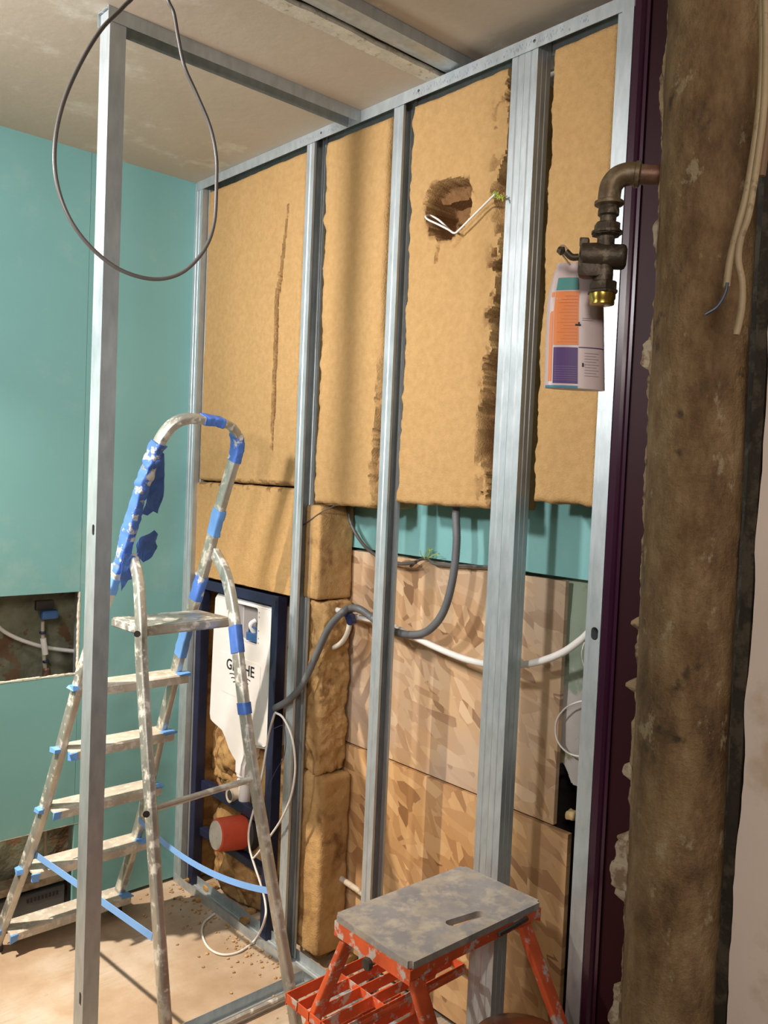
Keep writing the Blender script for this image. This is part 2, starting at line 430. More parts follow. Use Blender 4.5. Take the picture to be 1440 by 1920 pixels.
# green plasterboard wall with two cut-outs (built as one board around them)
def green_wall():
    bm = B(); y0, y1 = YG, YG+.0125
    xl, xr = 0.30, 1.147
    box(bm, (-2.2, y0, 1.0745), (xr, y1, H)); 
    box(bm, (-2.2, y0, .305), (xr, y1, .807))
    box(bm, (xr+.0012, y0, .0), (1.165, y1, H)); box(bm, (1.165, y0, .012), (1.80, y1, H))
    box(bm, (-2.2, y0, .807), (xl, y1, 1.0745)); box(bm, (-2.2, y0, 0), (xl, y1, .305))
    for v in bm.verts:                                     # the lower opening is cut askew
        if abs(v.co.z-.305) < 1e-4: v.co.z = .300+.012*(1-(v.co.x-xl)/.85) if v.co.x > 0 else .31
        if abs(v.co.z-.807) < 1e-4 and v.co.x > .9: v.co.z = .803
    return bm
struct(obj('wall_left', green_wall(), BOARD, origin=(0, YG, 0)))
bm = B()                                                   # raw gypsum edges of the cut-outs
def jagged_strip(bm, p0, p1, inward, depth, n=60, seed=0, amp=.0025):
    p0 = Vector(p0); p1 = Vector(p1); L = (p1-p0).length
    ts = np.linspace(0, 1, n); nz = fnoise(np.stack([ts*L*90, ts*0, ts*0], -1), seed)
    a = []; b = []; c = []
    for t, k in zip(ts, nz):
        p = p0.lerp(p1, t); a.append(bm.verts.new(p+Vector((0, -.0006, 0))-Vector(inward)*.0015*(1+k))); b.append(bm.verts.new(p+Vector(inward)*(amp*(1+k))+Vector((0, -.0006, 0)))); c.append(bm.verts.new(p+Vector(inward)*(amp*(1+k))+Vector((0, depth, 0))))
    for i in range(n-1):
        bm.faces.new((a[i], a[i+1], b[i+1], b[i])); bm.faces.new((b[i], b[i+1], c[i+1], c[i]))
jagged_strip(bm, (1.147, YG, .803), (1.147, YG, 1.0745), (-1, 0, 0), .013, seed=2)
jagged_strip(bm, (.30, YG, .807), (1.147, YG, .803), (0, 0, 1), .013, n=140, seed=3)
jagged_strip(bm, (.30, YG, .312), (1.165, YG, .300), (0, 0, -1), .013, n=140, seed=5, amp=.001)
struct(obj('trim_3', bm, EDGE))
bm = B(); 
gx, gz = np.meshgrid(np.linspace(-.3, 1.75, 120), np.linspace(0, H, 150))
nn = fnoise(np.stack([gx*5, gz*5, gz*0], -1), 9, 5)
V = [[bm.verts.new((gx[i, j], 2.86+.03*nn[i, j], gz[i, j])) for j in range(gx.shape[1])] for i in range(gx.shape[0])]
for i in range(gx.shape[0]-1):
    for j in range(gx.shape[1]-1): bm.faces.new((V[i][j], V[i][j+1], V[i+1][j+1], V[i+1][j]))
struct(obj('wall_back', bm, CAVITY, smooth=True))
bm = B(); box(bm, (1.172, YG+.013, 0), (1.215, YG+.10, H)); box(bm, (.24, YG+.013, 0), (.285, YG+.1, H)); struct(obj('trim_4', bm, GALV))
# masonry wall behind the stud frame, with a broken out dark pocket
gy, gz = np.meshgrid(np.concatenate([np.linspace(.72, .97, 10), np.linspace(.98, 1.24, 130), np.linspace(1.25, 2.86, 60)]), np.concatenate([np.linspace(0, .86, 330), np.linspace(.88, H+.03, 90)]))
nn = fnoise(np.stack([gy*7, gz*7, gy*0], -1), 21, 5)
up = .765+.03*vnoise(np.stack([gy*28, gy*0, gy*0], -1), 4)+.12*(gy-1.08); lw = .60+.05*vnoise(np.stack([gy*22, gy*0, gy*0], -1), 5)
edge = 1.125+.03*vnoise(np.stack([gz*14, gy*0, gy*0], -1), 6)
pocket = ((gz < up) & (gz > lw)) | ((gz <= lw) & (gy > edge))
XX = 1.735+.012*nn+np.where(pocket, .11+.03*nn, 0)
bm = B(); V = [[bm.verts.new((XX[i, j], gy[i, j], gz[i, j])) for j in range(gy.shape[1])] for i in range(gy.shape[0])]
for i in range(gy.shape[0]-1):
    for j in range(gy.shape[1]-1):
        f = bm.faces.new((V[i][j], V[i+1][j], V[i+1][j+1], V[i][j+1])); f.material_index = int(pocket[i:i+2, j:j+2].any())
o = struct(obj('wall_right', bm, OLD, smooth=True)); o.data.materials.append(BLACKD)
# unseen rest of the room
bm = B(); box(bm, (-2.25, -2.0, 0), (-2.2, 3.0, H+.06)); struct(obj('wall_far', bm, ROOMW))
bm = B(); box(bm, (-2.2, -2.05, 0), (1.95, -2.0, H+.06)); struct(obj('wall_behind', bm, ROOMW))
bm = B(); box(bm, (1.90, -2.0, 0), (1.95, 3.0, H+.06)); struct(obj('wall_outer', bm, MAROON))
# purple painted reveal right of the frame, with its rounded bead
bm = B(); box(bm, (1.528, .70, 0), (1.60, .98, H+.034)); box(bm, (1.60, .60, 0), (1.66, .98, H+.034))
o = obj('wall_purple', bm, MAROON); struct(o, 'glossy dark purple painted wall end beside the frame')
bm = B(); prism(bm, [(1.545, .984), (1.520, .984), (1.516, .980), (1.516, .966), (1.520, .960), (1.523, .957), (1.523, .950), (1.545, .948)], 0, H+.03, lambda u, v, h: Vector((u, v, h)))
struct(obj('trim_5', bm, PURPLE))
# cream wall at the right edge, dark timber beside it, dark panel added for the shaded gap behind the pipe
nearv = [on(0, .98, 1357, 1900), on(0, .98, 1440, 640)]
bm = B(); 
zs = np.linspace(0, H+.034, 160); ed = fnoise(np.stack([zs*16, zs*0, zs*0], -1), 31)
pl = [(.437+.004*e, z) for e, z in zip(ed, zs)]
prism(bm, pl + [(-.8, H+.034), (-.8, 0)], .985, 1.011, lambda u, v, h: Vector((h, u, v)))
struct(obj('wall_near', bm, CREAMW))
bm = B(); box(bm, (1.30, .42, 0), (1.34, .70, H+.034)); struct(obj('trim_6', bm, TIMBER))

# ------------------------------------------------------------------ steel framing
ZT = H-.002
def stud_profile(w, d, lip=.007, groove=True, sgn=1):
    """C open to one side. returned in (a along web 0..w, b along flanges 0..d)"""
    web = [(0, 0), (w*.28, 0), (w*.32, .002), (w*.36, 0), (w*.64, 0), (w*.68, .002), (w*.72, 0), (w, 0)] if groove else [(0, 0), (w, 0)]
    fl = [(w, d*.42), (w-.002, d*.5), (w, d*.58)] if groove else []
    fr = [(0, d*.58), (.002, d*.5), (0, d*.42)] if groove else []
    return [(lip, d), (0, d)] + fr + web + fl + [(w, d), (w-lip, d)]
def stud(name, label, web0, A, Bv, w, d, z0, z1, group=None, holes=(), **kw):
    """web0 corner, A unit along web, Bv unit along flanges"""
    A = Vector(A); Bv = Vector(Bv); c = Vector((*web0, 0))
    bm = B(); prism(bm, offset_poly(stud_profile(w, d, **kw), .0014), z0, z1, lambda u, v, h: c + A*u + Bv*v + Vector((0, 0, h)))
    o = obj(name, bm, GALV); tag(o, label, 'metal stud', group)
    cs = []
    for hb, b, L, D in holes: cs.append(hb)
    if cs:
        cut(o, cs)
    return o
def slot(c, axis, r, half, L=.02):
    """stadium-shaped cutter along z, drilling along axis"""
    ax = Vector(axis).normalized(); s = Vector((0, 0, 1)).cross(ax)
    pts = [(r*math.cos(a), r*math.sin(a)+(half if math.sin(a) >= 0 else -half)) for a in np.linspace(0, 2*math.pi, 25)[:-1]]
    bm = B(); prism(bm, pts, -L/2, L/2, lambda u, v, h: Vector(c) + s*u + Vector((0, 0, v)) + ax*h); return (bm, 0, 0, 0)
# free standing post: web faces -x, flanges run to +x, near flange faces the camera
post_top = H-.004
P1 = on(0, .806, 183, 995); P2 = on(0, .806, 150, 1872)
stud('metal_stud', 'free standing galvanised steel post in front of the green wall, left of the ladder', (.806, 1.828), (0, 1, 0), (1, 0, 0), .048, .036, .002, post_top,
     holes=[slot((.806, 1.842, P1.z), (1, 0, 0), .0065, .006), slot((.806, 1.842, P2.z), (1, 0, 0), .006, .010)], groove=False)
bm = B(); obox(bm, (.8045, 1.842, P1.z+.012), (.001, 0, 0), (0, .018, 0), (0, 0, .055)); # pressed knock-out outline
bm.free()
z0 = .003
stud('metal_stud', 'galvanised corner stud where the green wall meets the stud frame', (1.522, 2.712), (0, -1, 0), (1, 0, 0), .050, .048, z0, ZT)
stud('metal_stud', 'galvanised stud with teal tint beside the white cistern, first right of the corner', (1.523, 2.068), (1, 0, 0), (0, -1, 0), .046, .035, z0, ZT)
stud('metal_stud', 'galvanised stud left of the torn hole in the wool', (1.523, 1.692), (1, 0, 0), (0, -1, 0), .046, .035, z0, ZT)
stud('metal_stud', 'left half of the doubled galvanised studs in front of the strand board', (1.523, 1.298), (1, 0, 0), (0, -1, 0), .046, .035, z0, ZT)
stud('metal_stud', 'right half of the doubled galvanised studs in front of the strand board', (1.523, 1.226), (1, 0, 0), (0, 1, 0), .046, .035, z0, ZT)
hz = on(0, 1.519, 1115, 1188)
stud('metal_stud', 'bright end stud with an oval hole, beside the purple wall end', (1.519, 1.011), (0, -1, 0), (1, 0, 0), .026, .048, z0, ZT,
     holes=[slot((1.519, .998, hz.z), (1, 0, 0), .0085, .005)], groove=False)
stud('metal_stud', 'narrow galvanised channel against the left side of the bright end stud', (1.5235, 1.0225), (1, 0, 0), (0, -1, 0), .046, .0105, z0, ZT, lip=.004, groove=False)
def track(name, label, pts2, width, wall, zbase, up, cat='metal track'):
    """U track between two plan points (centre line)"""
    a = Vector((*pts2[0], 0)); b = Vector((*pts2[1], 0)); d = (b-a); L = d.length; d.normalize(); s = Vector((-d.y, d.x, 0))
    z1 = zbase+wall*up
    prof = offset_poly([(-width/2, z1), (-width/2, zbase), (-width/4, zbase), (-width/4+.003, zbase+.002*up), (-width/4+.006, zbase), (width/4, zbase), (width/4+.003, zbase+.002*up), (width/4+.006, zbase), (width/2, zbase), (width/2, z1)], .0013)
    bm = B(); prism(bm, prof, 0, L, lambda u, v, h: a + d*h + s*u + Vector((0, 0, v)))
    return tag(obj(name, bm, GALV), label, cat)
tt = track('metal_track', 'galvanised head track with faint printing along the ceiling above the wool', ((1.5465, 2.705), (1.5465, .97)), .053, .030, H-.001, -1)
# faint dot printing on its face
bm = B(); rnd = random.Random(3)
for y0_, y1_ in ((2.10, 1.86), (1.62, 1.10)):
    y = y0_
    while y > y1_:
        wv = rnd.choice((.004, .006, .008))
        if rnd.random() < .85:
            for k in range(rnd.choice((2, 3))):
                zz = H-.007-.013*rnd.random()
                box(bm, (1.5191, y-k*.0025, zz), (1.5196, y-k*.0025-.0012, zz-.003-.005*rnd.random()))
        y -= wv+.003
obj('printed_marks', bm, simple('grey blue ink', (.22, .24, .30), .6), tt)['kind'] = 'stuff'
bm = B()
bm.free()
for y in (1.60, 1.235, 2.0):
    bm = B(); lathe(bm, (1.5195, y, H-.014), (-1, 0, 0), [(.0035, 0), (.0035, .001), (.001, .002)], 10); obj('screw', bm, DARKM, tt)
track('metal_track', 'galvanised ceiling track running from the free post to the head track', ((1.519, 1.852), (.80, 1.852)), .053, .030, H-.001, -1)
track('metal_track', 'galvanised floor track under the stud frame by the cistern', ((1.5465, 2.705), (1.5465, 1.0)), .053, .030, .001, 1)
track('metal_track', 'galvanised floor track running from the frame towards the free post', ((1.517, 1.905), (.862, 1.905)), .053, .032, .001, 1)

# ------------------------------------------------------------------ boards behind the frame
bm = B(); box(bm, (XB, .98, 1.272), (XB+.0125, 2.14, 2.45), .0006); tag(obj('plasterboard', bm, BOARD), 'strip of green plasterboard showing below the ochre wool slabs', 'board')
bm = B(); box(bm, (XB+.002, 1.206, .667), (XB+.016, 2.12, 1.262), .0006); tag(obj('strand_board', bm, OSB), 'upper strand board sheet below the green plasterboard strip', 'board')
bm = B(); box(bm, (XB-.004, 1.158, .03), (XB+.012, 2.12, .661), .0006); tag(obj('strand_board', bm, OSB2), 'lower strand board sheet down by the floor behind the orange stool', 'board')

# ------------------------------------------------------------------ mineral wool slabs
def slab(name, label, y0, y1, z0, z1, xf, xb, res, depth, torn, jag=(.003, .003, .004, .002), seed=0, amp=.0028, cat='insulation slab', group=None):
    ny = max(8, int((y1-y0)/res)); nzz = max(8, int((z1-z0)/res))
    s, t = np.meshgrid(np.linspace(0, 1, ny), np.linspace(0, 1, nzz))
    zr = z0+t*(z1-z0); yr = y0+s*(y1-y0)
    q = lambda a, sc, sd: fnoise(np.stack([a*sc, a*0+sd, a*0], -1), sd, 4, .6)
    yl = y0+jag[0]*q(zr, 22, seed+1); yh = y1+jag[1]*q(zr, 22, seed+2)
    zl = z0+jag[2]*q(yr, 20, seed+3); zh = z1+jag[3]*q(yr, 20, seed+4)
    Y = yl+s*(yh-yl); Z = zl+t*(zh-zl)
    P = np.stack([Y, Z, Y*0], -1)
    D = depth(Y, Z)
    T = torn(Y, Z, D)  # ragged mask, also carries the painted shade of hole and cracks
    n1 = fnoise(P*30, seed+5, 4); n0 = fnoise(P*4, seed+6, 3)
    e = np.minimum(np.minimum(Y-yl, yh-Y), np.minimum(Z-zl, zh-Z)); rd = .010*np.clip(1-e/.010, 0, 1)**2
    X = xf + D + amp*n1*.5 + .004*n0 + rd + T*fnoise(P*55, seed+8, 4)*.016
    X = np.minimum(X, xb-.002)
    me_v = np.stack([X, Y, Z], -1)
    bm = B(); lay = bm.verts.layers.float.new('torn')
    G = [[None]*ny for _ in range(nzz)]
    for i in range(nzz):
        for j in range(ny):
            v = bm.verts.new(me_v[i, j]); v[lay] = float(T[i, j]); G[i][j] = v
    for i in range(nzz-1):
        for j in range(ny-1): bm.faces.new((G[i][j], G[i+1][j], G[i+1][j+1], G[i][j+1]))
    ring = [G[0][j] for j in range(ny)] + [G[i][ny-1] for i in range(1, nzz)] + [G[nzz-1][j] for j in range(ny-2, -1, -1)] + [G[i][0] for i in range(nzz-2, 0, -1)]
    prev = ring
    nst = 8; 
    for k in range(1, nst+1):
        f = k/nst; cur = []
        for r0 in ring:
            nv = Vector((r0.co.x+(xb-r0.co.x)*f, r0.co.y, r0.co.z))
            h = float(fnoise(np.array([[nv.x*45, nv.y*45, nv.z*45]]), seed+9, 3)[0])
            d = Vector((0, nv.y-(y0+y1)/2, nv.z-(z0+z1)/2)); 
            dy = .004*h*(1 if k < nst else 0)
            nv.y += dy*(1 if d.y > 0 else -1); nv.z += dy*(1 if d.z > 0 else -1)
            v = bm.verts.new(nv); v[lay] = .25; cur.append(v)
        for a in range(len(ring)):
            b_ = (a+1) % len(ring); bm.faces.new((prev[a], prev[b_], cur[b_], cur[a]))
        prev = cur
    bm.faces.new(prev)
    bmesh.ops.recalc_face_normals(bm, faces=bm.faces)
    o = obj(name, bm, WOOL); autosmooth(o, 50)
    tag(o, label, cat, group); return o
def ss(a, b, x):
    t = np.clip((x-a)/(b-a), 0, 1); return t*t*(3-2*t)
XF = 1.538
def seg_dist(Y, Z, pts):
    d = np.full(Y.shape, 9.)
    for (a, b), (c, e) in zip(pts, pts[1:]):
        vx, vy = c-a, e-b; L = vx*vx+vy*vy; t = np.clip(((Y-a)*vx+(Z-b)*vy)/L, 0, 1)
        d = np.minimum(d, np.hypot(Y-a-t*vx, Z-b-t*vy))
    return d
def pp(*q): return [(on(0, XF, *p).y, on(0, XF, *p).z) for p in q]
crackA = pp((540, 385), (530, 480), (520, 560), (516, 690), (512, 780), (508, 870))
def dA(Y, Z):
    j = fnoise(np.stack([Y*60, Z*60, Y*0], -1), 40, 3)
    d = seg_dist(Y, Z, crackA); taper = 1-ss(1.62, 1.50, Z)*0
    w = .0105*(1+.6*j)*np.clip((2.36-Z)/.3, .15, 1)*np.clip((Z-1.5)/.2, .2, 1)
    g = .026*(1-ss(w*.6, w, d))
    return g
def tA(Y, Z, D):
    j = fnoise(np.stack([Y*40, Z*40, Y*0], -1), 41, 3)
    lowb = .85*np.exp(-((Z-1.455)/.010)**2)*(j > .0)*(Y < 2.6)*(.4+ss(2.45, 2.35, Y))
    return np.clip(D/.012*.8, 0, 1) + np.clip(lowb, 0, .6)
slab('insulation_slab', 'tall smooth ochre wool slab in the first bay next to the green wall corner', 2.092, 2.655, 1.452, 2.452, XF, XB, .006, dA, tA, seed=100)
# slab under it, cut back around the cistern frame
def dA2(Y, Z):
    r = ss(2.672, 2.655, Y)*ss(1.118, 1.10, Z)
    j = fnoise(np.stack([Y*14, Z*14, Y*0], -1), 43, 4)
    lump = np.exp(-(((Y-2.47)/.12)**2+((Z-.50)/.12)**2))*.05 + np.exp(-(((Y-2.44)/.13)**2+((Z-.12)/.13)**2))*.075 + np.exp(-(((Y-2.28)/.06)**2+((Z-.45)/.16)**2))*.05
    return r*(.105+.03*j-lump)
def tA2(Y, Z, D):
    j = fnoise(np.stack([Y*26, Z*26, Y*0], -1), 44, 4)
    edge_ = .7*np.exp(-((Z-1.44)/.012)**2)*(j > .05)
    return np.clip((D > .02)*(.42+.9*j), 0, 1)+np.clip(edge_, 0, .7)
slab('insulation_slab', 'ochre wool slab cut back around the cistern frame in the first bay', 2.092, 2.690, .012, 1.446, XF, XB+.01, .006, dA2, tA2, seed=120)
def torn_edge(y_edge, w, side, zz=(0, 9), deep=.05, seed=50):
    def f(Y, Z):
        n = fnoise(np.stack([Z*0, Z*7, Y*0], -1), seed, 5, .6); m2 = fnoise(np.stack([Y*38, Z*30, Y*0], -1), seed+1, 4, .6)
        ww = w*np.clip(.55+1.9*n+.9*m2, .06, 1.6)
        k = 1-ss(ww*.55, ww, (Y-y_edge)*side)
        return k*deep*(.75+.6*m2)*(Z > zz[0])*(Z < zz[1])
    return f
# second bay
teB = torn_edge(1.735, .016, 1, deep=.03, seed=52)
slab('insulation_slab', 'ochre wool slab in the narrow second bay, hanging above the side piece', 1.726, 1.996, 1.408, 2.452, XF, XB, .006,
     lambda Y, Z: teB(Y, Z)*ss(1.95, 1.6, Z), lambda Y, Z, D: np.clip(D/.03, 0, 1)*.8, seed=140, jag=(.004, .012, .006, .002))
# third bay with the torn hole
hc = on(0, XF, 838, 392); hd = on(0, XF, 880, 370)
hole_px = pp((818, 345), (850, 338), (874, 335), (884, 365), (880, 405), (860, 432), (830, 450), (806, 440), (797, 400), (800, 360))
hy = np.array([p[0] for p in hole_px]); hz_ = np.array([p[1] for p in hole_px]); hcy, hcz = hy.mean(), hz_.mean()
ha = np.arctan2(hz_-hcz, hy-hcy); hr = np.hypot(hy-hcy, hz_-hcz); order = np.argsort(ha); ha, hr = ha[order], hr[order]
def hole(Y, Z):
    a = np.arctan2(Z-hcz, Y-hcy); r = np.hypot(Y-hcy, Z-hcz)
    R = np.interp(a, np.concatenate([[ha[-1]-2*np.pi], ha, [ha[0]+2*np.pi]]), np.concatenate([[hr[-1]], hr, [hr[0]]]))
    R = R*(1+.12*fnoise(np.stack([Y*70, Z*70, Y*0], -1), 60, 3))
    return r/R
teC = torn_edge(1.312, .038, 1, deep=.075, seed=54)
def dC(Y, Z):
    h = hole(Y, Z); k = 1-ss(.86, 1.02, h)
    shelf = np.where(Z > hcz+.028, .55, 1.0)
    drip = .010*(1-ss(.002, .006, seg_dist(Y, Z, pp((820, 462), (816, 490)))))+.008*(1-ss(.001, .004, seg_dist(Y, Z, pp((868, 440), (850, 462)))))
    return np.maximum(np.maximum(k*.10*shelf, teC(Y, Z)*(1-.6*ss(1.95, 2.1, Z)*(1-ss(2.12, 2.2, Z)))), drip)
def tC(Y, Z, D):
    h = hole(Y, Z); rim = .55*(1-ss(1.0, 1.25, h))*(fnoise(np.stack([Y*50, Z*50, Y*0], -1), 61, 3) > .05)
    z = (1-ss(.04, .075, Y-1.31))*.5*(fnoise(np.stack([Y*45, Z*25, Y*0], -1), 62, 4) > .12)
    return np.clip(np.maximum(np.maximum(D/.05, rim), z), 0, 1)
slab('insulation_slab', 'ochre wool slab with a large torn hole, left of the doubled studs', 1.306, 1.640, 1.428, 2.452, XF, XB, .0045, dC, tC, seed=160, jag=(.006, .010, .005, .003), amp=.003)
slab('insulation_slab', 'ochre wool slab in the last bay, behind the old valve', 1.03, 1.196, 1.452, 2.452, XF, XB, .0055, lambda Y, Z: Y*0, lambda Y, Z, D: Y*0, seed=180, jag=(.002, .008, .007, .003), amp=.003)

def rough_block(name, label, c0, c1, res, amp, seed, torn=.3, freq=14, taper=None, cat='insulation offcut', group=None, mat=None, parent=None):
    c0 = Vector(c0); c1 = Vector(c1); bm = B(); lay = bm.verts.layers.float.new('torn')
    d = c1-c0; n = [max(3, int(abs(d[i])/res)) for i in range(3)]; cache = {}
    def V(i, j, k):
        key = (i, j, k)
        if key in cache: return cache[key]
        p = Vector((c0.x+d.x*i/n[0], c0.y+d.y*j/n[1], c0.z+d.z*k/n[2]))
        # round the corners
        m = (c0+c1)/2; rr = min(abs(x) for x in d)*(.12 if min(abs(x) for x in d) > .07 else .25)
        q = Vector([min(max(p[a], min(c0[a], c1[a])+rr), max(c0[a], c1[a])-rr) for a in range(3)])
        if (p-q).length > 1e-6: p = q+(p-q).normalized()*rr
        if taper: p = taper(p)
        cache[key] = bm.verts.new(p); return cache[key]
    for ax in range(3):
        a, b = [(1, 2), (2, 0), (0, 1)][ax]
        for side in (0, n[ax]):
            for i in range(n[a]):
                for j in range(n[b]):
                    def mk(x, y):
                        t = [0, 0, 0]; t[ax] = side; t[a] = x; t[b] = y; return V(*t)
                    f = [mk(i, j), mk(i+1, j), mk(i+1, j+1), mk(i, j+1)]
                    if len(set(f)) == 4: bm.faces.new(f if side else f[::-1])
    bm.verts.ensure_lookup_table(); bm.normal_update()
    P = np.array([v.co[:] for v in bm.verts])
    n1 = fnoise(P*freq, seed, 5, .6); n2 = fnoise(P*freq*1.3+9, seed+3, 3)
    for v, a, b in zip(bm.verts, n1, n2):
        v.co += v.normal*(amp*float(a)); v[lay] = float(np.clip(torn+.9*(b-.15)-.6*a, 0, 1))
    bmesh.ops.recalc_face_normals(bm, faces=bm.faces)
    o = obj(name, bm, mat or WOOL, parent); autosmooth(o, 60)
    if not parent: tag(o, label, cat, group)
    return o
rough_block('insulation_offcut', 'smooth upper ochre wool piece on edge beside the strand board', (1.562, 1.988, 1.116), (1.696, 2.066, 1.400), .006, .004, 3, .05, 22)
rough_block('insulation_offcut', 'ragged middle ochre wool piece beside the strand board, behind the bent grey conduit', (1.580, 1.975, .587), (1.690, 2.06, 1.112), .005, .016, 7, .16, 30)
rough_block('insulation_offcut', 'blocky lower ochre wool piece standing on the floor track end', (1.578, 1.945, .035), (1.690, 2.060, .585), .006, .007, 11, .15, 22)
rough_block('insulation_lump', 'broken ochre wool lump under the white cistern neck', (1.606, 2.42, .40), (1.66, 2.60, .545), .005, .016, 15, .12, 28, cat='insulation lump')
rough_block('insulation_lump', 'rounded ochre wool lump below the orange red drain cap', (1.608, 2.34, .02), (1.68, 2.55, .20), .005, .016, 19, .15, 24, cat='insulation lump')

# ------------------------------------------------------------------ cistern frame
fr = thing('cistern_frame', 'navy steel mounting frame holding a white concealed toilet cistern', 'toilet frame', (1.58, 2.43, 0))
bm = B()
xa, xb_ = 1.552, 1.588
box(bm, (xa, 2.632, .002), (xb_, 2.668, 1.105), .003); obj('upright', bm, NAVY, fr)
bm = B(); box(bm, (xa, 2.170, .002), (xb_, 2.206, 1.105), .003); obj('upright', bm, NAVY, fr)
bm = B(); box(bm, (xa+.001, 2.205, 1.07), (xb_-.001, 2.633, 1.104), .003); obj('top_bar', bm, NAVY, fr)
bm = B(); box(bm, (1.575, 2.205, .345), (1.603, 2.633, .380), .003); obj('crossbar', bm, NAVY, fr)
bm = B(); box(bm, (1.575, 2.205, .180), (1.603, 2.633, .208), .003); obj('crossbar', bm, NAVY, fr)
for y in (2.650, 2.188):
    bm = B(); lathe(bm, (1.5525, y, 1.086), (-1, 0, 0), [(.007, 0), (.007, .0015), (.004, .0015)], 12); obj('bolt', bm, INK, fr)
cpoly = [(2.600, 1.050), (2.606, .90), (2.612, .635), (2.604, .612), (2.585, .604), (2.545, .596), (2.518, .590), (2.497, .572), (2.470, .540), (2.440, .520), (2.425, .512), (2.424, .470), (2.372, .466), (2.368, .510), (2.352, .545), (2.33, .575), (2.30, .590), (2.235, .598), (2.216, .612), (2.213, .64), (2.213, 1.045), (2.222, 1.060), (2.588, 1.062)]
cpoly = [(2.213+(y-2.213)*.93, z) for y, z in cpoly]
bm = B(); prism(bm, cpoly, 1.566, 1.64, lambda u, v, h: Vector((h, u, v)))
bmesh.ops.bevel(bm, geom=[e for e in bm.edges if all(abs(v.co.x-1.566) < 1e-5 for v in e.verts)], offset=.010, segments=3, affect='EDGES')
ci = obj('cistern', bm, CIST, fr); autosmooth(ci, 35)
cb = B(); box(cb, (1.55, 2.300, .925), (1.605, 2.430, 1.048), .01)
cut(ci, [cb])
bm = B(); box(bm, (1.598, 2.297, .922), (1.603, 2.433, 1.051)); obj('access_window', bm, GREYP, ci)
bm = B(); box(bm, (1.575, 2.31, .93), (1.597, 2.38, .958), .004); tube(bm, [(1.585, 2.375, .94), (1.577, 2.36, .975), (1.578, 2.33, .975), (1.586, 2.315, .94)], .003, 8); obj('fill_valve', bm, BLUEP, ci)
bm = B(); tube(bm, [(1.59, 2.35, .955), (1.575, 2.352, .985), (1.59, 2.345, 1.0)], .008, 10); obj('fill_hose', bm, CIST, ci)
for y in (2.292, 2.438):
    for z in (.935, .95, 1.02, 1.035, .975):
        bm = B(); lathe(bm, (1.5662, y, z), (-1, 0, 0), [(.0025, 0), (.0025, .0006)], 8); obj('screw_hole', bm, GREYP, ci)
bm = B(); lathe(bm, (1.598, 2.387, .476), (0, 0, -1), [(.030, 0), (.030, .010), (.024, .012), (.024, .022), (.027, .024), (.027, .032), (.021, .036), (.020, .11), (.012, .125)], 20)
autosmooth(obj('flush_pipe', bm, CIST, fr), 40)
# raised name plate, waves and lettering
bm = B(); prism(bm, [(2.51, .868), (2.51, .742), (2.505, .735), (2.28, .727), (2.272, .732), (2.272, .86), (2.28, .868)], 1.5645, 1.5665, lambda u, v, h: Vector((h, u, v)))
npl = obj('name_plate', bm, CIST, ci)
fc = bpy.data.curves.new('t', 'FONT'); fc.body = 'GROHE'; fc.size = .050; fc.extrude = .0004; fc.offset = .0007; fc.align_x = 'CENTER'
fo = bpy.data.objects.new('t', fc); scn.collection.objects.link(fo); bpy.context.view_layer.update()
me = bpy.data.meshes.new_from_object(fo.evaluated_get(bpy.context.evaluated_depsgraph_get())); bpy.data.objects.remove(fo)
bm = B(); bm.from_mesh(me)
gpos = Vector((1.5640, 2.390, .818))
for v in bm.verts: v.co = gpos + Vector((-v.co.z, -v.co.x*1.0, v.co.y))
obj('lettering', bm, INK, npl)
bm = B()
for k, wv in enumerate((.070, .058, .044)):
    zz = .803-.012*k; n_ = 24
    pts = [Vector((1.5642, 2.390+wv*(.5-i/n_)*2*.9, zz+.0035*math.sin(i/n_*math.pi*3)-.004*abs(2*i/n_-1)*0)) for i in range(n_+1)]
    sweep(bm, pts, [(-.0004, -.0016), (.0004, -.0016), (.0004, .0016), (-.0004, .0016)], N=(1, 0, 0))
obj('wave_mark', bm, INK, npl)
# soil elbow with its orange red cap
bm = B(); tube(bm, [(1.69, 2.375, .262), (1.63, 2.375, .262)], .060, 28, 0); lathe(bm, (1.60, 2.383, .270), (1, -.08, -.08), [(.050, -.01), (.062, 0), (.064, .02), (.058, .035)], 28)
autosmooth(obj('drain_socket', bm, RUBBER, fr), 40)
bm = B(); lathe(bm, (1.497, 2.398, .281), (1, -.1, -.1), [(.048, .0), (.052, .003), (.054, .02), (.056, .085), (.056, .11)], 32)
cp_ = obj('drain_cap', bm, RED, fr); autosmooth(cp_, 40)
bm = B(); lathe(bm, (1.4955, 2.398, .281), (1, -.1, -.1), [(.0455, 0), (.047, .0025), (.046, .004)], 32)
obj('cap_face', bm, spotted('dusty white cap face', (.62, .58, .52), (.45, .40, .33), .7, 0, 30), cp_)
bm = B(); lathe(bm, (1.560, 2.425, .392), (1, -.1, 0), [(.018, 0.004), (.0245, 0), (.0245, .004), (.022, .006), (.022, .05), (.026, .052), (.026, .10)], 24)
autosmooth(obj('flush_inlet', bm, simple('translucent grey cap', (.45, .38, .30), .35), fr), 40)
bm = B(); lathe(bm, (1.5595, 2.425, .392), (1, -.1, 0), [(.0165, 0.003), (.017, .006)], 24); obj('inlet_bore', bm, RUBBER, fr)

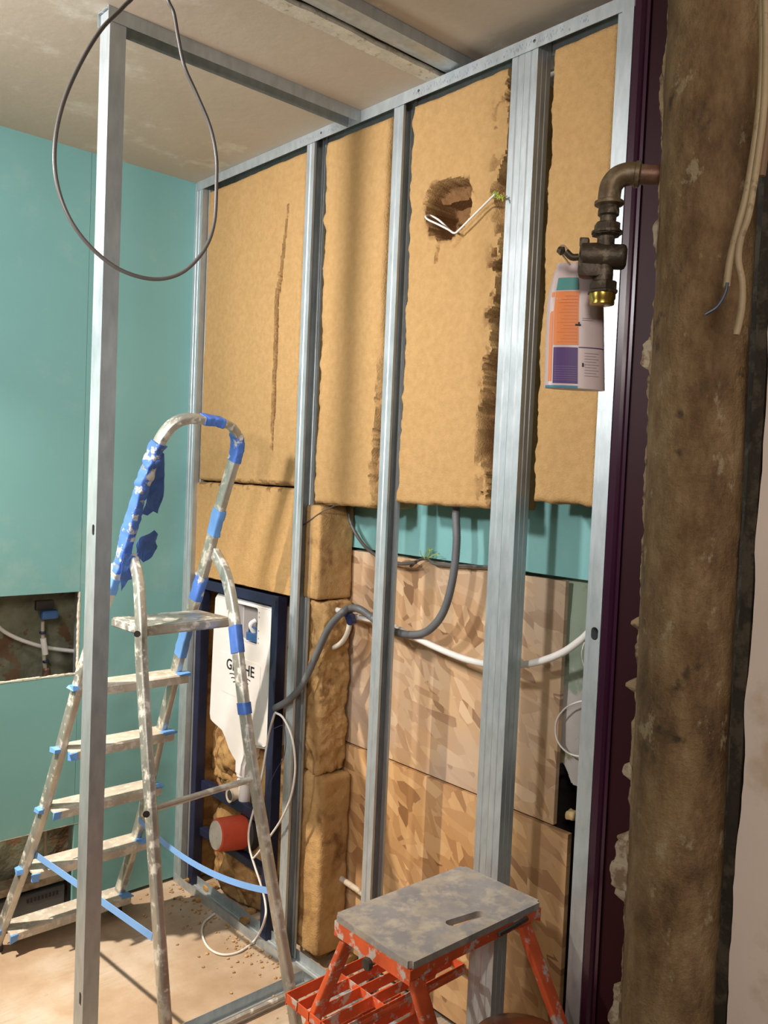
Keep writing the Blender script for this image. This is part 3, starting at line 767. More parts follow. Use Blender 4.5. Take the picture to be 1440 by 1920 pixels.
# ------------------------------------------------------------------ step ladder
K = .35; NL = Vector((0, 1, K)).normalized()
def ol(px, py): return onplane((0, 2.64, 0), NL, px, py)
rnd0 = random.Random(5)
lad = thing('step_ladder', 'paint spattered aluminium platform step ladder wrapped in blue tape', 'ladder', (1.1, 2.2, 0))
Rft = ol(214, 1706); Rft.z = 0.004; Rft.y = 2.64
Lft = ol(-13, 1795); Lft.z = .004; Lft.y = 2.64
rail = [Rft, ol(262, 1545), ol(300, 1380), ol(345, 1200), ol(385, 1058), ol(412, 955), ol(434, 880), ol(444, 845), ol(444, 818), ol(434, 800), ol(415, 792), ol(385, 787), ol(350, 785), ol(325, 795), ol(305, 818), ol(290, 850), ol(266, 912), ol(232, 1035), ol(205, 1110), ol(160, 1240), ol(130, 1345), ol(75, 1540), Lft]
mid = 11
rs = rrect(.038, .022, .005)
# front rails and the handle bow are bent from one tube each side: split where the bow starts
full = catmull(rail, 6)
def near(p, L): return min(range(len(L)), key=lambda i: (L[i]-p).length)
iR = near(ol(412, 955), full); iL = near(ol(266, 912), full)
bm = B(); sweep(bm, full[:iR+1], rs, N=NL); autosmooth(obj('front_rail', bm, ALU, lad), 40)
bm = B(); sweep(bm, full[iR:iL+1], rs, N=NL); autosmooth(obj('handle_bow', bm, ALU, lad), 40)
bm = B(); sweep(bm, full[iL:], rs, N=NL); autosmooth(obj('front_rail', bm, ALU, lad), 40)
def at_z(z, side):
    seg = full[:iR+1] if side == 'R' else full[iL:]
    return min(seg, key=lambda p: abs(p.z-z))
for ft in (Rft, Lft):
    bm = B(); box(bm, (ft.x-.017, ft.y-.026, .0), (ft.x+.017, ft.y+.022, .035), .004); obj('rubber_foot', bm, RUBBER, lad)
# treads
def lerp_seg(side, z):
    seg = full[:iR+1] if side == 'R' else full[iL:][::-1]
    for a, b in zip(seg, seg[1:]):
        if (a.z-z)*(b.z-z) <= 0 and abs(a.z-b.z) > 1e-6: return a.lerp(b, (z-a.z)/(b.z-a.z))
    return seg[-1]
for z in (.075, .280, .480, .672, .868):
    a = lerp_seg('L', z); b = lerp_seg('R', z); yy = (a.y+b.y)/2
    bm = B()
    prof = [(-.048, .0), (-.052, -.004), (-.052, -.026), (-.048, -.028), (-.046, -.006), (.030, -.004), (.030, -.024), (.034, -.024), (.036, 0), (.02, .001), (.0, .0)]
    prism(bm, prof, a.x+.008, b.x+.016, lambda u, v, h: Vector((h, yy+u, z+v)))
    st = obj('tread', bm, TREAD, lad)
    for lo_, hi_ in (((b.x-.016, yy-.056, z-.003), (b.x+.022, yy-.020, z+.0025)), ((a.x+.004, yy-.057, z-.026), (a.x+.028, yy-.047, z-.004)), ((a.x-.026, yy-.02, z-.010), (a.x-.009, yy+.012, z+.002))):
        bm = B(); box(bm, lo_, hi_)
        for v in bm.verts: v.co += Vector((rnd0.uniform(-.004, .004), rnd0.uniform(-.002, .002), rnd0.uniform(-.003, .003)))
        obj('tape', bm, TAPE2, st)
# platform
pz = 1.075
pl_px = [(212, 1160), (272, 1187), (437, 1163), (395, 1146), (330, 1143), (212, 1151)]
pq = [on(2, pz, *q) for q in ((208, 1157), (268, 1176), (437, 1158), (372, 1143))]
bm = B(); prism(bm, [(p.x, p.y) for p in pq], pz-.026, pz, lambda u, v, h: Vector((u, v, h)))
bmesh.ops.bevel(bm, geom=list(bm.edges), offset=.004, segments=2, affect='EDGES')
pf = obj('platform', bm, ALU, lad); autosmooth(pf, 40)
# rear legs
def rl(q): return [on(1, y, px, py) for px, py, y in q]
rearL = rl([(250, 1048, 2.185), (259, 1085, 2.11), (264, 1160, 2.035), (266, 1250, 2.0), (283, 1520, 1.90), (302, 1800, 1.805)])
rearR = rl([(403, 1036, 2.185), (424, 1080, 2.10), (438, 1150, 2.03), (449, 1250, 1.975), (474, 1440, 1.905), (543, 1850, 1.745)])
for L in (rearL, rearR):
    d = (L[-1]-L[-2]); d = d*(1/-d.z); L.append(L[-1]+d*(L[-1].z-.004))
    bm = B(); sweep(bm, catmull(L, 6), rrect(.022, .036, .006), N=(1, 0, 0)); autosmooth(obj('rear_leg', bm, ALU, lad), 40)
    bm = B(); box(bm, L[-1]+Vector((-.016, -.022, -.004)), L[-1]+Vector((.016, .022, .035)), .004); obj('rubber_foot', bm, RUBBER, lad)
for q, y in (((261, 1187), 2.02), ((278, 1523), 1.89)):
    bm = B(); p = on(1, y-.016, *q); lathe(bm, p+Vector((-.008, -.006, 0)), (-.5, -.85, 0), [(.008, 0), (.0085, .003), (.004, .003)], 14); obj('pivot_bolt', bm, DARKM, lad)
bm = B(); tube(bm, [on(1, 1.9, 290, 1516), on(1, 1.9, 484, 1457)], .0085, 12, 0); obj('rear_crossbar', bm, ALU, lad)
a = on(1, 1.78, 552, 1892); b = on(1, 1.78, 500, 1922)
zc = a.z; bm = B(); tube(bm, [Vector((a.x+.005, 1.775, .10)), Vector((1.02, 1.775, .10))], .0085, 12, 0); obj('rear_crossbar', bm, ALU, lad)
# tape wraps
def wrap(pts_px, grow=.004, jag=.35, mat=TAPE, seed=0):
    P0 = [ol(*q) for q in pts_px]; a, b = near(P0[0], full), near(P0[1], full); a, b = min(a, b), max(a, b)
    path = full[a:b+1]; bm = B()
    if len(path) < 3: path = [full[max(a-1, 0)], full[a], full[min(a+1, len(full)-1)]]
    dense = catmull(path, 4); sec = rrect(.038+grow, .022+grow, .006)
    sweep(bm, dense, sec, N=NL)
    Pn = np.array([v.co[:] for v in bm.verts]); nz_ = fnoise(Pn*60, seed, 3)
    bm.normal_update()
    for v, n_ in zip(bm.verts, nz_): v.co += v.normal*.004*float(n_)*jag*2
    autosmooth(obj('tape', bm, mat, lad), 60)
wrap(((296, 832), (222, 1072)), .006, 1, TAPE, 1)
wrap(((215, 1085), (205, 1112)), .004, .5, TAPE2, 12)
wrap(((415, 792), (380, 787)), .004, .5, TAPE, 2); wrap(((446, 812), (438, 868)), .004, .5, TAPE, 3)
wrap(((412, 955), (402, 1000)), .004, .5, TAPE2, 4); wrap(((382, 1070), (370, 1110)), .004, .5, TAPE, 5); wrap(((352, 1170), (344, 1205)), .004, .5, TAPE2, 6)
def flap(px, off, seed, mat):
    """hanging torn piece of tape: crumpled sheet with real thickness"""
    pts = [ol(*q)+Vector((0, -.02+off, 0)) for q in px]; c = sum(pts, Vector())/len(pts)
    bm = B(); vs_ = [bm.verts.new(p) for p in pts]; f = bm.faces.new(vs_)
    bmesh.ops.triangulate(bm, faces=[f]); bmesh.ops.subdivide_edges(bm, edges=bm.edges, cuts=3, use_grid_fill=True)
    P = np.array([v.co[:] for v in bm.verts]); n_ = fnoise(P*45, seed, 3); n2 = fnoise(P*70, seed+5, 3)
    for v, a, b in zip(bm.verts, n_, n2): v.co.y += .012*float(a); v.co.x += .003*float(b)
    thicken(bm, (0, .0012, 0))
    obj('loose_tape', bm, mat, lad)
DTAPE = simple('torn blue tape', (.05, .13, .42), .6, vary=.2, scale=30)
flap([(300, 850), (302, 890), (300, 930), (289, 962), (281, 958), (272, 966), (262, 963), (268, 930), (280, 880), (290, 845)], .0, 3, DTAPE)
flap([(262, 1000), (278, 992), (285, 1000), (283, 1012), (286, 1022), (282, 1030), (270, 1034), (272, 1044), (258, 1052), (246, 1040), (243, 1020), (252, 1005)], -.015, 4, DTAPE)
flap([(222, 1035), (240, 1040), (248, 1060), (240, 1082), (228, 1085), (216, 1105), (213, 1075)], -.02, 6, DTAPE)
# tape on the right rear leg
pth = catmull(rearR, 6)
for za, zb_ in ((1.06, .99), (.86, .83)):
    seg = [p for p in pth if zb_-.02 < p.z < za+.02]
    zz_ = [za, (za+zb_)/2, zb_]; pts_ = []
    for z in zz_:
        for a, b in zip(pth, pth[1:]):
            if (a.z-z)*(b.z-z) <= 0: pts_.append(a.lerp(b, (z-a.z)/(b.z-a.z)) if a.z != b.z else a); break
    if len(pts_) == 3:
        bm = B(); sweep(bm, pts_, rrect(.026, .040, .006), N=(1, 0, 0)); autosmooth(obj('tape', bm, DTAPE, lad), 40)
# tape spreaders between front rails and rear legs
def ribbon(p0, p1, sag, w, mat, side):
    n = 24; bm = B(); a = []; b = []
    for i in range(n+1):
        t = i/n; p = Vector(p0).lerp(Vector(p1), t) - Vector((0, 0, sag*4*t*(1-t)))
        tw = Vector((0, 0, 1))*w/2 + Vector(side)*w*.25*math.sin(t*5)
        a.append(bm.verts.new(p+tw)); b.append(bm.verts.new(p-tw))
    for i in range(n): bm.faces.new((a[i], a[i+1], b[i+1], b[i]))
    thicken(bm, (.0012, 0, 0))
    return obj('tape_tie', bm, mat, lad)
TIE = spotted('pale blue tape tie', (.20, .42, .85), (.75, .76, .78), .55, 0, 16, .68, .70, .05, 0)
ribbon(ol(62, 1600), on(1, 1.84, 285, 1757), .0, .021, TIE, (0, .3, 0))
ribbon(ol(257, 1535)+Vector((0, -.01, 0)), on(1, 1.80, 516, 1672), .045, .019, TIE, (0, .3, 0))

# ------------------------------------------------------------------ orange stool
st = thing('step_stool', 'orange steel folding step stool with a scuffed grey top', 'stool', (1.29, 1.2, 0))
top = [on(2, .6, *q) for q in ((627, 1713), (770, 1807), (1016, 1690), (868, 1622))]
cx_ = sum((p.x for p in top))/4; cy2 = sum((p.y for p in top))/4
bm = B(); prism(bm, [(p.x, p.y) for p in top], .586, .6, lambda u, v, h: Vector((u, v, h)))
bmesh.ops.bevel(bm, geom=[e for e in bm.edges if abs(e.verts[0].co.z-e.verts[1].co.z) > .005], offset=.008, segments=3, affect='EDGES')
tp = obj('stool_top', bm, LAMI, st)
sa = on(2, .6, 840, 1732); sb_ = on(2, .6, 905, 1712); dd = (sb_-sa); dd.z = 0; L_ = dd.length; dd.normalize(); dn = Vector((-dd.y, dd.x, 0))
cbm = B(); pts = [(L_/2*(1 if math.cos(a) > 0 else -1)*.8+.012*math.cos(a), .012*math.sin(a)) for a in np.linspace(0, 2*math.pi, 21)[:-1]]
cc = (sa+sb_)/2; prism(cbm, pts, .55, .65, lambda u, v, h: Vector((cc.x, cc.y, h)) + dd*u + dn*v)
cut(tp, [cbm])
# steel apron below the top
def wallstrip(bm, p, q, z0, z1, t=.002):
    p = Vector(p); q = Vector(q); d = (q-p); d.z = 0; n = Vector((-d.y, d.x, 0)).normalized()*t
    c = (p+q)/2; obox(bm, (c.x, c.y, (z0+z1)/2), (d.x, d.y, 0), n, (0, 0, z1-z0))
ins = [Vector((cx_, cy2, 0)).lerp(Vector((p.x, p.y, 0)), .992) for p in top]
bm = B()
for k, zl in ((0, .556), (1, .566), (2, .556), (3, .566)): wallstrip(bm, ins[k], ins[(k+1) % 4], zl, .5855)
obj('apron', bm, ORANGE, st)
def leg(top_, low, name='leg'):
    top_ = Vector(top_); low = Vector(low); d = (top_-low).normalized(); d = d*(1/d.z); foot = low - d*(low.z-.003)
    bm = B(); sec = offset_poly([(-.006, -.017), (.006, -.017), (.006, .017), (-.006, .017)], .002)
    sweep(bm, [top_, low, foot], rrect(.034, .016, .004), N=(1, 0, 0)); o = obj(name, bm, ORANGE, st); autosmooth(o, 40)
    bm = B(); box(bm, foot+Vector((-.02, -.014, -.003)), foot+Vector((.02, .014, .02)), .003); obj('rubber_foot', bm, RUBBER, o)
    return foot
yb = (top[0].y+top[3].y)/2-.02; yn = (top[1].y+top[2].y)/2+.022
leg((1.127, yn, .566), (1.145, 1.068, .472)); leg((1.127, yb, .566), (1.103, 1.36, .345)); leg((1.452, yn, .560), (1.470, 1.0, .376)); leg((1.452, yb, .560), (1.462, 1.355, .345))
def tread_grid(z, x0, x1, y0, y1):
    bm = B(); h = .026; n = 5
    for i in range(n):
        y = y0+(y1-y0)*i/(n-1); box(bm, (x0, y-.0012, z-h), (x1, y+.0012, z))
    for x in (x0+.0012, x0+(x1-x0)*.36, x0+(x1-x0)*.68, x1-.0012): box(bm, (x-.0012, y0, z-h*.8), (x+.0012, y1, z-.001))
    tube(bm, [(x0, y0, z-h/2), (x1, y0, z-h/2)], .006, 8, 0)
    return obj('slatted_tread', bm, ORANGE, st)
tread_grid(.375, 1.085, 1.475, 1.272, 1.435)
tread_grid(.20, 1.07, 1.48, 1.36, 1.52)
lp = on(2, .565, 720, 1782); bm = B(); lathe(bm, (1.095, lp.y+.0, .553), (-1, 0, 0), [(.011, 0), (.013, .004), (.011, .01), (.004, .011)], 14); obj('pivot_bolt', bm, DARKM, st)
bm = B(); tube(bm, [on(1, 1.062, 935, 1752), on(1, 1.068, 988, 1722)], .0045, 8, 0); obj('latch_rod', bm, DARKM, st)
# small dusty orange plastic tub under the stool's right side
tc = on(1, 1.06, 1000, 1925)
bm = B(); lathe(bm, (1.40, 1.04, .002), (0, 0, 1), [(.075, 0), (.085, .01), (.105, .30), (.112, .31), (.112, .325), (.104, .335), (.06, .352), (.02, .357)], 36)
tb = obj('plastic_tub', bm, spotted('dusty orange brown plastic', (.30, .06, .02), (.26, .17, .11), .3, 0, 14, .5, .7), origin=(1.40, 1.04, .002)); autosmooth(tb, 40)
tag(tb, 'dusty rounded orange brown plastic tub under the right side of the stool', 'tub')

# ------------------------------------------------------------------ pipes and cables behind the frame
def cable(name, label, pts, r, mat, cat='cable', n=10, group=None, corr=False, sm=8):
    bm = B()
    path = catmull(pts, sm)
    if corr:
        dense = []
        L = 0; out = [path[0]]
        for a, b in zip(path, path[1:]):
            k = max(1, int((b-a).length/.0022))
            out += [a.lerp(b, i/k) for i in range(1, k+1)]
        N_ = len(out); sweep(bm, out, circ(r, n), scale=lambda t: 1+.07*(1 if int(round(t*(N_-1))) % 2 else -1))
    else: sweep(bm, path, circ(r, n))
    o = obj(name, bm, mat); autosmooth(o, 70); return tag(o, label, cat, group)
def px_(x, *q): return [on(0, x, *p) for p in q]
cable('conduit', 'thick dark grey corrugated conduit curving down from the doubled studs to the cistern', 
      px_(1.60, (922, 790), (905, 815), (880, 860), (860, 905), (855, 960), (856, 1020), (848, 1090), (830, 1150), (800, 1184), (765, 1190), (730, 1180), (700, 1160))
      + px_(1.585, (676, 1143), (655, 1140)) + px_(1.562, (640, 1150)) + px_(1.548, (615, 1180)) + px_(1.545, (590, 1235)) + px_(1.535, (568, 1282)) + px_(1.508, (542, 1312), (516, 1328)), .0102, CONDUIT, 'conduit', 14, corr=True)
cable('water_pipe', 'white plastic pipe running across the strand board to the end stud', px_(1.63, (608, 1138), (640, 1146), (665, 1155)) + px_(1.61, (720, 1168), (760, 1186), (820, 1215), (880, 1238), (940, 1248), (1000, 1243), (1050, 1226), (1085, 1203), (1105, 1185)), .0085, WHITEP, 'pipe', 14)
cable('water_pipe', 'short white plastic pipe hooked down beside the ragged wool', px_(1.62, (597, 1217), (620, 1216), (640, 1205), (652, 1185), (656, 1160)), .0075, simple('milky plastic pipe', (.60, .56, .48), .35), 'pipe', 14)
bm = B(); 
for q in ((660, 1158), (655, 1150), (662, 1165)):
    c = on(0, 1.60, *q); lathe(bm, c-Vector((.016, 0, 0)), (1, .2, .1), [(.010, 0), (.012, .004), (.012, .02), (.010, .024)], 12)
tag(obj('pipe_clip', bm, simple('dark blue clip', (.02, .03, .10), .4)), 'small dark blue clip tying the white pipes to the grey conduit', 'clip')
cable('cable', 'black cable hanging in a hook at the left end of the green strip', px_(1.68, (646, 948), (646, 1000), (645, 1040), (638, 1052), (630, 1050)), .0042, CABLE)
cable('cable', 'black cable sagging behind the second stud along the strand board top', px_(1.665, (652, 948), (656, 975), (668, 1002), (690, 1030), (722, 1050), (752, 1057), (780, 1054)), .0052, CABLE)
cable('cable', 'black cable lying along the top edge of the strand board with a green end', px_(1.68, (770, 1062), (782, 1052), (800, 1047), (815, 1057), (850, 1060), (910, 1063), (980, 1068)), .0042, CABLE)
bm = B()
for q in (((797, 1048), (790, 1040), (788, 1032)), ((800, 1048), (806, 1036), (803, 1026)), ((797, 1046), (800, 1035), (812, 1030)), ((803, 1047), (815, 1040), (824, 1040))):
    tube(bm, px_(1.675, *q), .0012, 6)
tag(obj('wire_ends', bm, GREEN), 'tuft of yellow green wire ends on the strand board top edge', 'wires')
cable('cable', 'thin black wire running down from the wool to the stud by the cistern', px_(1.56, (628, 948), (600, 962), (575, 980), (552, 996)), .0016, CABLE)
cable('cable', 'white cable poking out of the torn hole in the wool', px_(1.50, (928, 364)) + px_(1.515, (905, 387), (880, 412), (862, 430), (852, 437), (840, 430), (820, 420), (803, 412), (798, 406)) + px_(1.54, (806, 404), (822, 412), (842, 430)), .0026, WHITEP, n=8)
bm = B()
for i in range(14):
    p = on(0, 1.505, 925+i*1.4, 362+i*.8); d = Vector((random.uniform(-.4, .1), random.uniform(-1, 1), random.uniform(-1, 1))).normalized()*.008
    tube(bm, [p-d, p, p+d], .0011, 5, 0)
tag(obj('wire_ends', bm, GREEN), 'frayed yellow green wire ends beside the torn hole in the wool', 'wires')
cable('cable', 'thin cream cable looping from the conduit mouth past the cistern', px_(1.50, (516, 1336), (530, 1345), (545, 1375), (552, 1410), (553, 1450), (545, 1495), (528, 1535), (505, 1570), (485, 1598), (474, 1610)), .0034, WHITEP, n=8)
cable('cable', 'thin cream cable dropping from the conduit mouth and curling near the floor', px_(1.50, (515, 1338), (506, 1368), (500, 1400), (492, 1450), (478, 1510), (467, 1555), (468, 1590), (478, 1625), (488, 1655), (497, 1690)) + px_(1.46, (497, 1722)) + [on(2, .02, 480, 1760)] + [on(2, .005, *q) for q in ((450, 1784), (418, 1790), (392, 1778), (379, 1752), (383, 1730), (402, 1714))], .0036, WHITEP, n=8)
cable('cable', 'thin blue wire twisted at the conduit mouth', px_(1.505, (520, 1335), (510, 1345), (503, 1362), (506, 1370), (520, 1363), (532, 1362), (536, 1390), (532, 1420), (520, 1440), (505, 1470)), .0012, simple('dark blue wire', (.03, .04, .14), .4), n=6)
cable('water_pipe', 'white pipe near the floor crossing behind the second stud', px_(1.665, (600, 1622), (665, 1665), (760, 1735), (870, 1815)), .009, spotted('dirty white pipe', (.52, .45, .36), (.30, .20, .10), .5, 0, 30), 'pipe', 12)
# bits at the right end of the wall
cable('cable', 'thin white cable ring hanging in front of the patched plaster', px_(1.70, (1108, 1315), (1085, 1316), (1060, 1328), (1044, 1350), (1042, 1378), (1052, 1400), (1072, 1415), (1100, 1420)), .0022, WHITEP, n=8)
cable('cable', 'thin white cable hanging beside the end stud hole', px_(1.66, (1106, 1185), (1096, 1205), (1091, 1225), (1094, 1245), (1102, 1262)), .0018, WHITEP, n=8)
cable('waste_pipe', 'dark grey waste pipe in the broken out pocket of the wall', [(1.76, .95, .60), (1.76, 1.05, .60), (1.76, 1.17, .61)], .02, GREYMETAL, 'pipe', 14)
rough_block('foam_lump', 'crumb of yellow foam in the dark wall pocket', on(0, 1.72, 1072, 1528)-Vector((.012,)*3), on(0, 1.72, 1072, 1528)+Vector((.012,)*3), .004, .006, 33, 0, 60, cat='foam', mat=simple('pale foam', (.62, .45, .22), .8))

# ------------------------------------------------------------------ inside the wall openings
vx = on(1, 2.79, 88, 1150)
va = thing('water_valve', 'blue handled water valve inside the upper wall opening', 'valve', (vx.x, 2.79, .80))
bm = B(); c = on(1, 2.78, 92, 1152); obox(bm, c, (.055, 0, 0), (0, .03, 0), (0, 0, .030), .009); obj('handle', bm, BLUEP, va)
bm = B(); box(bm, c+Vector((-.038, .01, .012)), c+Vector((.02, .03, .045)), .004); obj('valve_cap', bm, DARKM, va)
bm = B(); tube(bm, [on(1, 2.80, 80, 1165), on(1, 2.80, 80, 1183), on(1, 2.80, 83, 1240), on(1, 2.80, 86, 1262)], .006, 12, 0)
obj('stem', bm, simple('pale stem', (.42, .38, .30), .5), va)
bm = B(); tube(bm, [on(1, 2.796, 81, 1197), on(1, 2.796, 85, 1227)], .0095, 14, 0); obj('white_sleeve', bm, WHITEP, va)
for q in ((80, 1186), (86, 1240)):
    bm = B(); lathe(bm, on(1, 2.797, *q), (0, 0, 1), [(.010, -.004), (.011, 0), (.010, .004)], 14); obj('blue_ring', bm, NAVY, va)
bm = B(); lathe(bm, on(1, 2.80, 87, 1262), (0, 0, -1), [(.010, -.018), (.013, -.012), (.013, .004), (.008, .03)], 12); obj('brass_tail', bm, COPPER, va)
cable('water_pipe', 'grey white pipe sagging across the upper wall opening', [on(1, 2.815, *q) for q in ((-60, 1110), (-25, 1148), (0, 1178), (30, 1196), (70, 1210), (105, 1217), (150, 1222), (190, 1225))], .0068, WHITEP, 'pipe', 12)
bm = B(); box(bm, (.70, YG+.03, .010), (1.135, YG+.11, .088), .003); bx_ = obj('metal_case', bm, GREYMETAL); tag(bx_, 'low dark grey metal case inside the lower wall opening', 'case')
for i in range(9):
    bm = B(); box(bm, (1.01+i*.012, YG+.0285, .062-.001*(i % 2)), (1.017+i*.012, YG+.031, .075)); obj('vent_slot', bm, INK, bx_)
bm = B(); prism(bm, [(.66, .010), (1.15, .010), (1.15, .022), (.66, .022)], YG-.004, YG+.028, lambda u, v, h: Vector((u, h, v))); tag(obj('wooden_batten', bm, WOOD), 'dusty wooden batten along the bottom of the lower wall opening', 'batten')
bm = B(); box(bm, (.60, YG+.035, .10), (1.15, YG+.10, .125), .002); tag(obj('wooden_board', bm, WOOD), 'dusty wooden board lying on the grey metal case', 'board')
cable('water_pipe', 'thin pale pipe standing in the lower wall opening', [Vector((1.085, YG+.07, .13)), Vector((1.082, YG+.07, .22)), Vector((1.08, YG+.075, .36))], .006, WOOD, 'pipe', 10)

# ------------------------------------------------------------------ looped cable under the ceiling
loop_px = [(258, -22), (232, 12), (190, 55), (150, 120), (118, 195), (103, 270), (106, 340), (128, 405), (165, 458), (215, 500), (265, 520), (310, 522), (350, 505), (385, 465), (402, 415), (406, 340), (405, 290), (393, 235), (368, 175), (346, 125), (334, 70), (326, 25), (312, -20)]
pts = [on(1, 1.52, *q) for q in loop_px]
pts = [Vector((pts[0].x+.05, 1.52, H+.03))] + pts[0:] + [Vector((pts[-1].x-.012, 1.50, H+.03))]
cable('cable', 'dark cable hanging from the ceiling in a big teardrop loop', pts, .0037, CABLE, n=12)
bm = B(); tube(bm, [on(1, 1.515, 212, 52), on(1, 1.52, 209, 60)], .005, 8, 0); bm.free()

# ------------------------------------------------------------------ big pipe on the right with its fittings
PT = Vector((.967, .520, 0)); PC = Vector((.974, .511, 1.47)); PBm = Vector((.976, .508, .85))
RP = .0550
bm = B(); nz_n = 260; na = 64; zs = np.linspace(.001, H+.03, nz_n); an = np.linspace(0, 2*np.pi, na+1)[:-1]
A_, Z_ = np.meshgrid(an, zs); P3 = np.stack([np.cos(A_)*.9, np.sin(A_)*.9, Z_*9], -1)
n1 = fnoise(P3*1.4, 71, 5, .55); n2 = fnoise(P3*np.array([6, 6, 2.2]), 72, 4, .6)
R_ = RP*(1+.03*n1+.030*n2)
V = [[bm.verts.new((.9735-.006*(Z_[i, j]-1.4)*.6+R_[i, j]*math.cos(A_[i, j]), .5115+.008*(Z_[i, j]-1.4)+R_[i, j]*math.sin(A_[i, j]), Z_[i, j])) for j in range(na)] for i in range(nz_n)]
for i in range(nz_n-1):
    for j in range(na): bm.faces.new((V[i][j], V[i][(j+1) % na], V[i+1][(j+1) % na], V[i+1][j]))
bm.faces.new(V[0][::-1]); bm.faces.new(V[-1])
sp_o = obj('soil_pipe', bm, PIPE, smooth=True); tag(sp_o, 'thick grimy brown vertical soil pipe with ragged plaster along its left edge', 'pipe')
# ragged plaster rim clinging to its left side
def pipe_c(z): return Vector((.9735-.0036*(z-1.4), .5115+.008*(z-1.4), z))
vdir = (Vector((.9735, .5115, 0))).normalized(); left = Vector((-vdir.y, vdir.x, 0))
def rim(z0_, z1_, w0, amp, seed, mat, back=.0):
    n = max(10, int((z1_-z0_)/.004)); zz = np.linspace(z0_, z1_, n)
    nn_ = fnoise(np.stack([zz*45, zz*0, zz*0], -1), seed, 5, .65); bm = B(); rows = []
    for z, k in zip(zz, nn_):
        c = pipe_c(float(z)); wd = RP + w0 + amp*float(k); env = min(1, (z-z0_)/.012, (z1_-z)/.012); wd = RP-.006+(wd-RP+.006)*max(.05, env)
        o0 = c + left*(RP-.014) + vdir*(back-.010); e = c + left*wd + vdir*(back)
        rows.append([bm.verts.new(o0), bm.verts.new(e+vdir*-.002), bm.verts.new(e+vdir*.005), bm.verts.new(o0+vdir*.016)])
    for a, b in zip(rows, rows[1:]):
        for k in range(4): bm.faces.new((a[k], a[(k+1) % 4], b[(k+1) % 4], b[k]))
    bm.faces.new(rows[0][::-1]); bm.faces.new(rows[-1])
    bmesh.ops.recalc_face_normals(bm, faces=bm.faces); return obj('plaster_rim', bm, mat, sp_o)
rim(.35, H, .0015, .0045, 81, FLAKE)
def zat(py, px=1200): return ondist(1.1, px, py).z
PALE = spotted('pale broken plaster', (.46, .40, .30), (.25, .18, .11), .9, 0, 50, .5, .6, .2, .4)
for (ya, yb_, w, a, s, m_) in ((660, 580, .004, .006, 1, FLAKE), (480, 400, .004, .005, 2, PALE), (700, 625, .014, .008, 3, PALE), (760, 690, .006, .006, 4, FLAKE), (1190, 1150, .010, .003, 5, FLAKE), (1308, 1268, .015, .004, 6, FLAKE), (1475, 1425, .011, .005, 7, PALE), (1705, 1560, .016, .011, 8, PALE), (1690, 1610, .022, .010, 9, PALE), (1950, 1850, .014, .012, 10, PALE), (240, 120, .004, .006, 11, FLAKE)):
    rim(zat(ya), zat(yb_), w, a, 90+s, m_, .004)
# timber strip right of the pipe (deep in the recess)
bm = B(); zs2 = np.linspace(0, H+.03, 90); nn2 = fnoise(np.stack([zs2*8, zs2*0, zs2*0], -1), 77)
prism(bm, [(.455+.003*a, z) for a, z in zip(nn2, zs2)] + [(.4405, H+.03), (.4405, 0)], .990, 1.03, lambda u, v, h: Vector((h, u, v)))
o = obj('timber_strip', bm, TIMBER); tag(o, 'dark aged timber strip between the soil pipe and the cream wall', 'timber strip')

D0 = 1.15
tv = thing('old_valve', 'tarnished bronze stop valve on an elbow beside the soil pipe', 'valve', tuple(ondist(D0, 1135, 560)))
def dp(px, py, d=D0): return ondist(d, px, py)
bm = B(); tube(bm, [dp(1275, 330), dp(1250, 329), dp(1195, 327)], .0125, 16, 0); autosmooth(obj('copper_pipe', bm, COPPER, tv), 50)
bm = B(); ep = [dp(1200, 327), dp(1180, 326), dp(1160, 332), dp(1147, 347), dp(1143, 365), dp(1142, 382)]
sweep(bm, catmull(ep, 6), circ(.0145, 18)); lathe(bm, dp(1196, 327), (dp(1250, 329)-dp(1196, 327)), [(.0145, -.004), (.0165, -.003), (.0165, .002), (.013, .004)], 18)
lathe(bm, dp(1142, 380), (0, 0, -1), [(.0145, -.003), (.0185, -.001), (.0185, .003), (.013, .005)], 18)
autosmooth(obj('elbow', bm, spotted('weathered bronze elbow', (.19, .135, .075), (.30, .25, .17), .5, .4, 50, .5, .7, .3, .2), tv), 50)
dn_ = (dp(1131, 560)-dp(1142, 385)).normalized()
t0 = dp(1142, 383)
bm = B(); lathe(bm, t0, dn_, [(.0125, 0), (.0130, .006), (.0135, .008), (.0135, .014), (.0105, .016), (.0100, .032)], 20); autosmooth(obj('nipple', bm, IRON, tv), 45)
bm = B(); lathe(bm, dp(1139, 418), dn_, [(.014, 0), (.0172, .002), (.0172, .0115), (.0195, .013), (.0195, .016), (.0125, .018)], 6); lathe(bm, dp(1138, 436), dn_, [(.0195, -.001), (.0195, .002), (.013, .004)], 24); obj('union_nut', bm, IRON, tv)
bm = B(); bc = dp(1130, 478)
lathe(bm, dp(1137, 436), dn_, [(.0112, 0), (.0112, .025), (.012, .055), (.0105, .085)], 20)
hd_ = (dp(1166, 480)-dp(1090, 478)).normalized()
lathe(bm, dp(1086, 480), hd_, [(.012, 0), (.0165, .003), (.0172, .02), (.0160, .045), (.0160, .055), (.0145, .058), (.010, .060)], 24)
obox(bm, dp(1108, 503), hd_*.032, vdir*.024, Vector((0, 0, .026)), .006)
autosmooth(obj('valve_body', bm, IRON, tv), 45)
bm = B(); tube(bm, [dp(1085, 482), dp(1072, 482), dp(1061, 472)], .0045, 10, 3); lathe(bm, dp(1060, 471)-hd_*.004, (-.3, .8, .4), [(.003, -.003), (.006, 0), (.004, .006)], 12)
obox(bm, dp(1096, 455), hd_*.012, vdir*.01, Vector((0, 0, .012)), .002)
autosmooth(obj('spindle', bm, IRON, tv), 45)
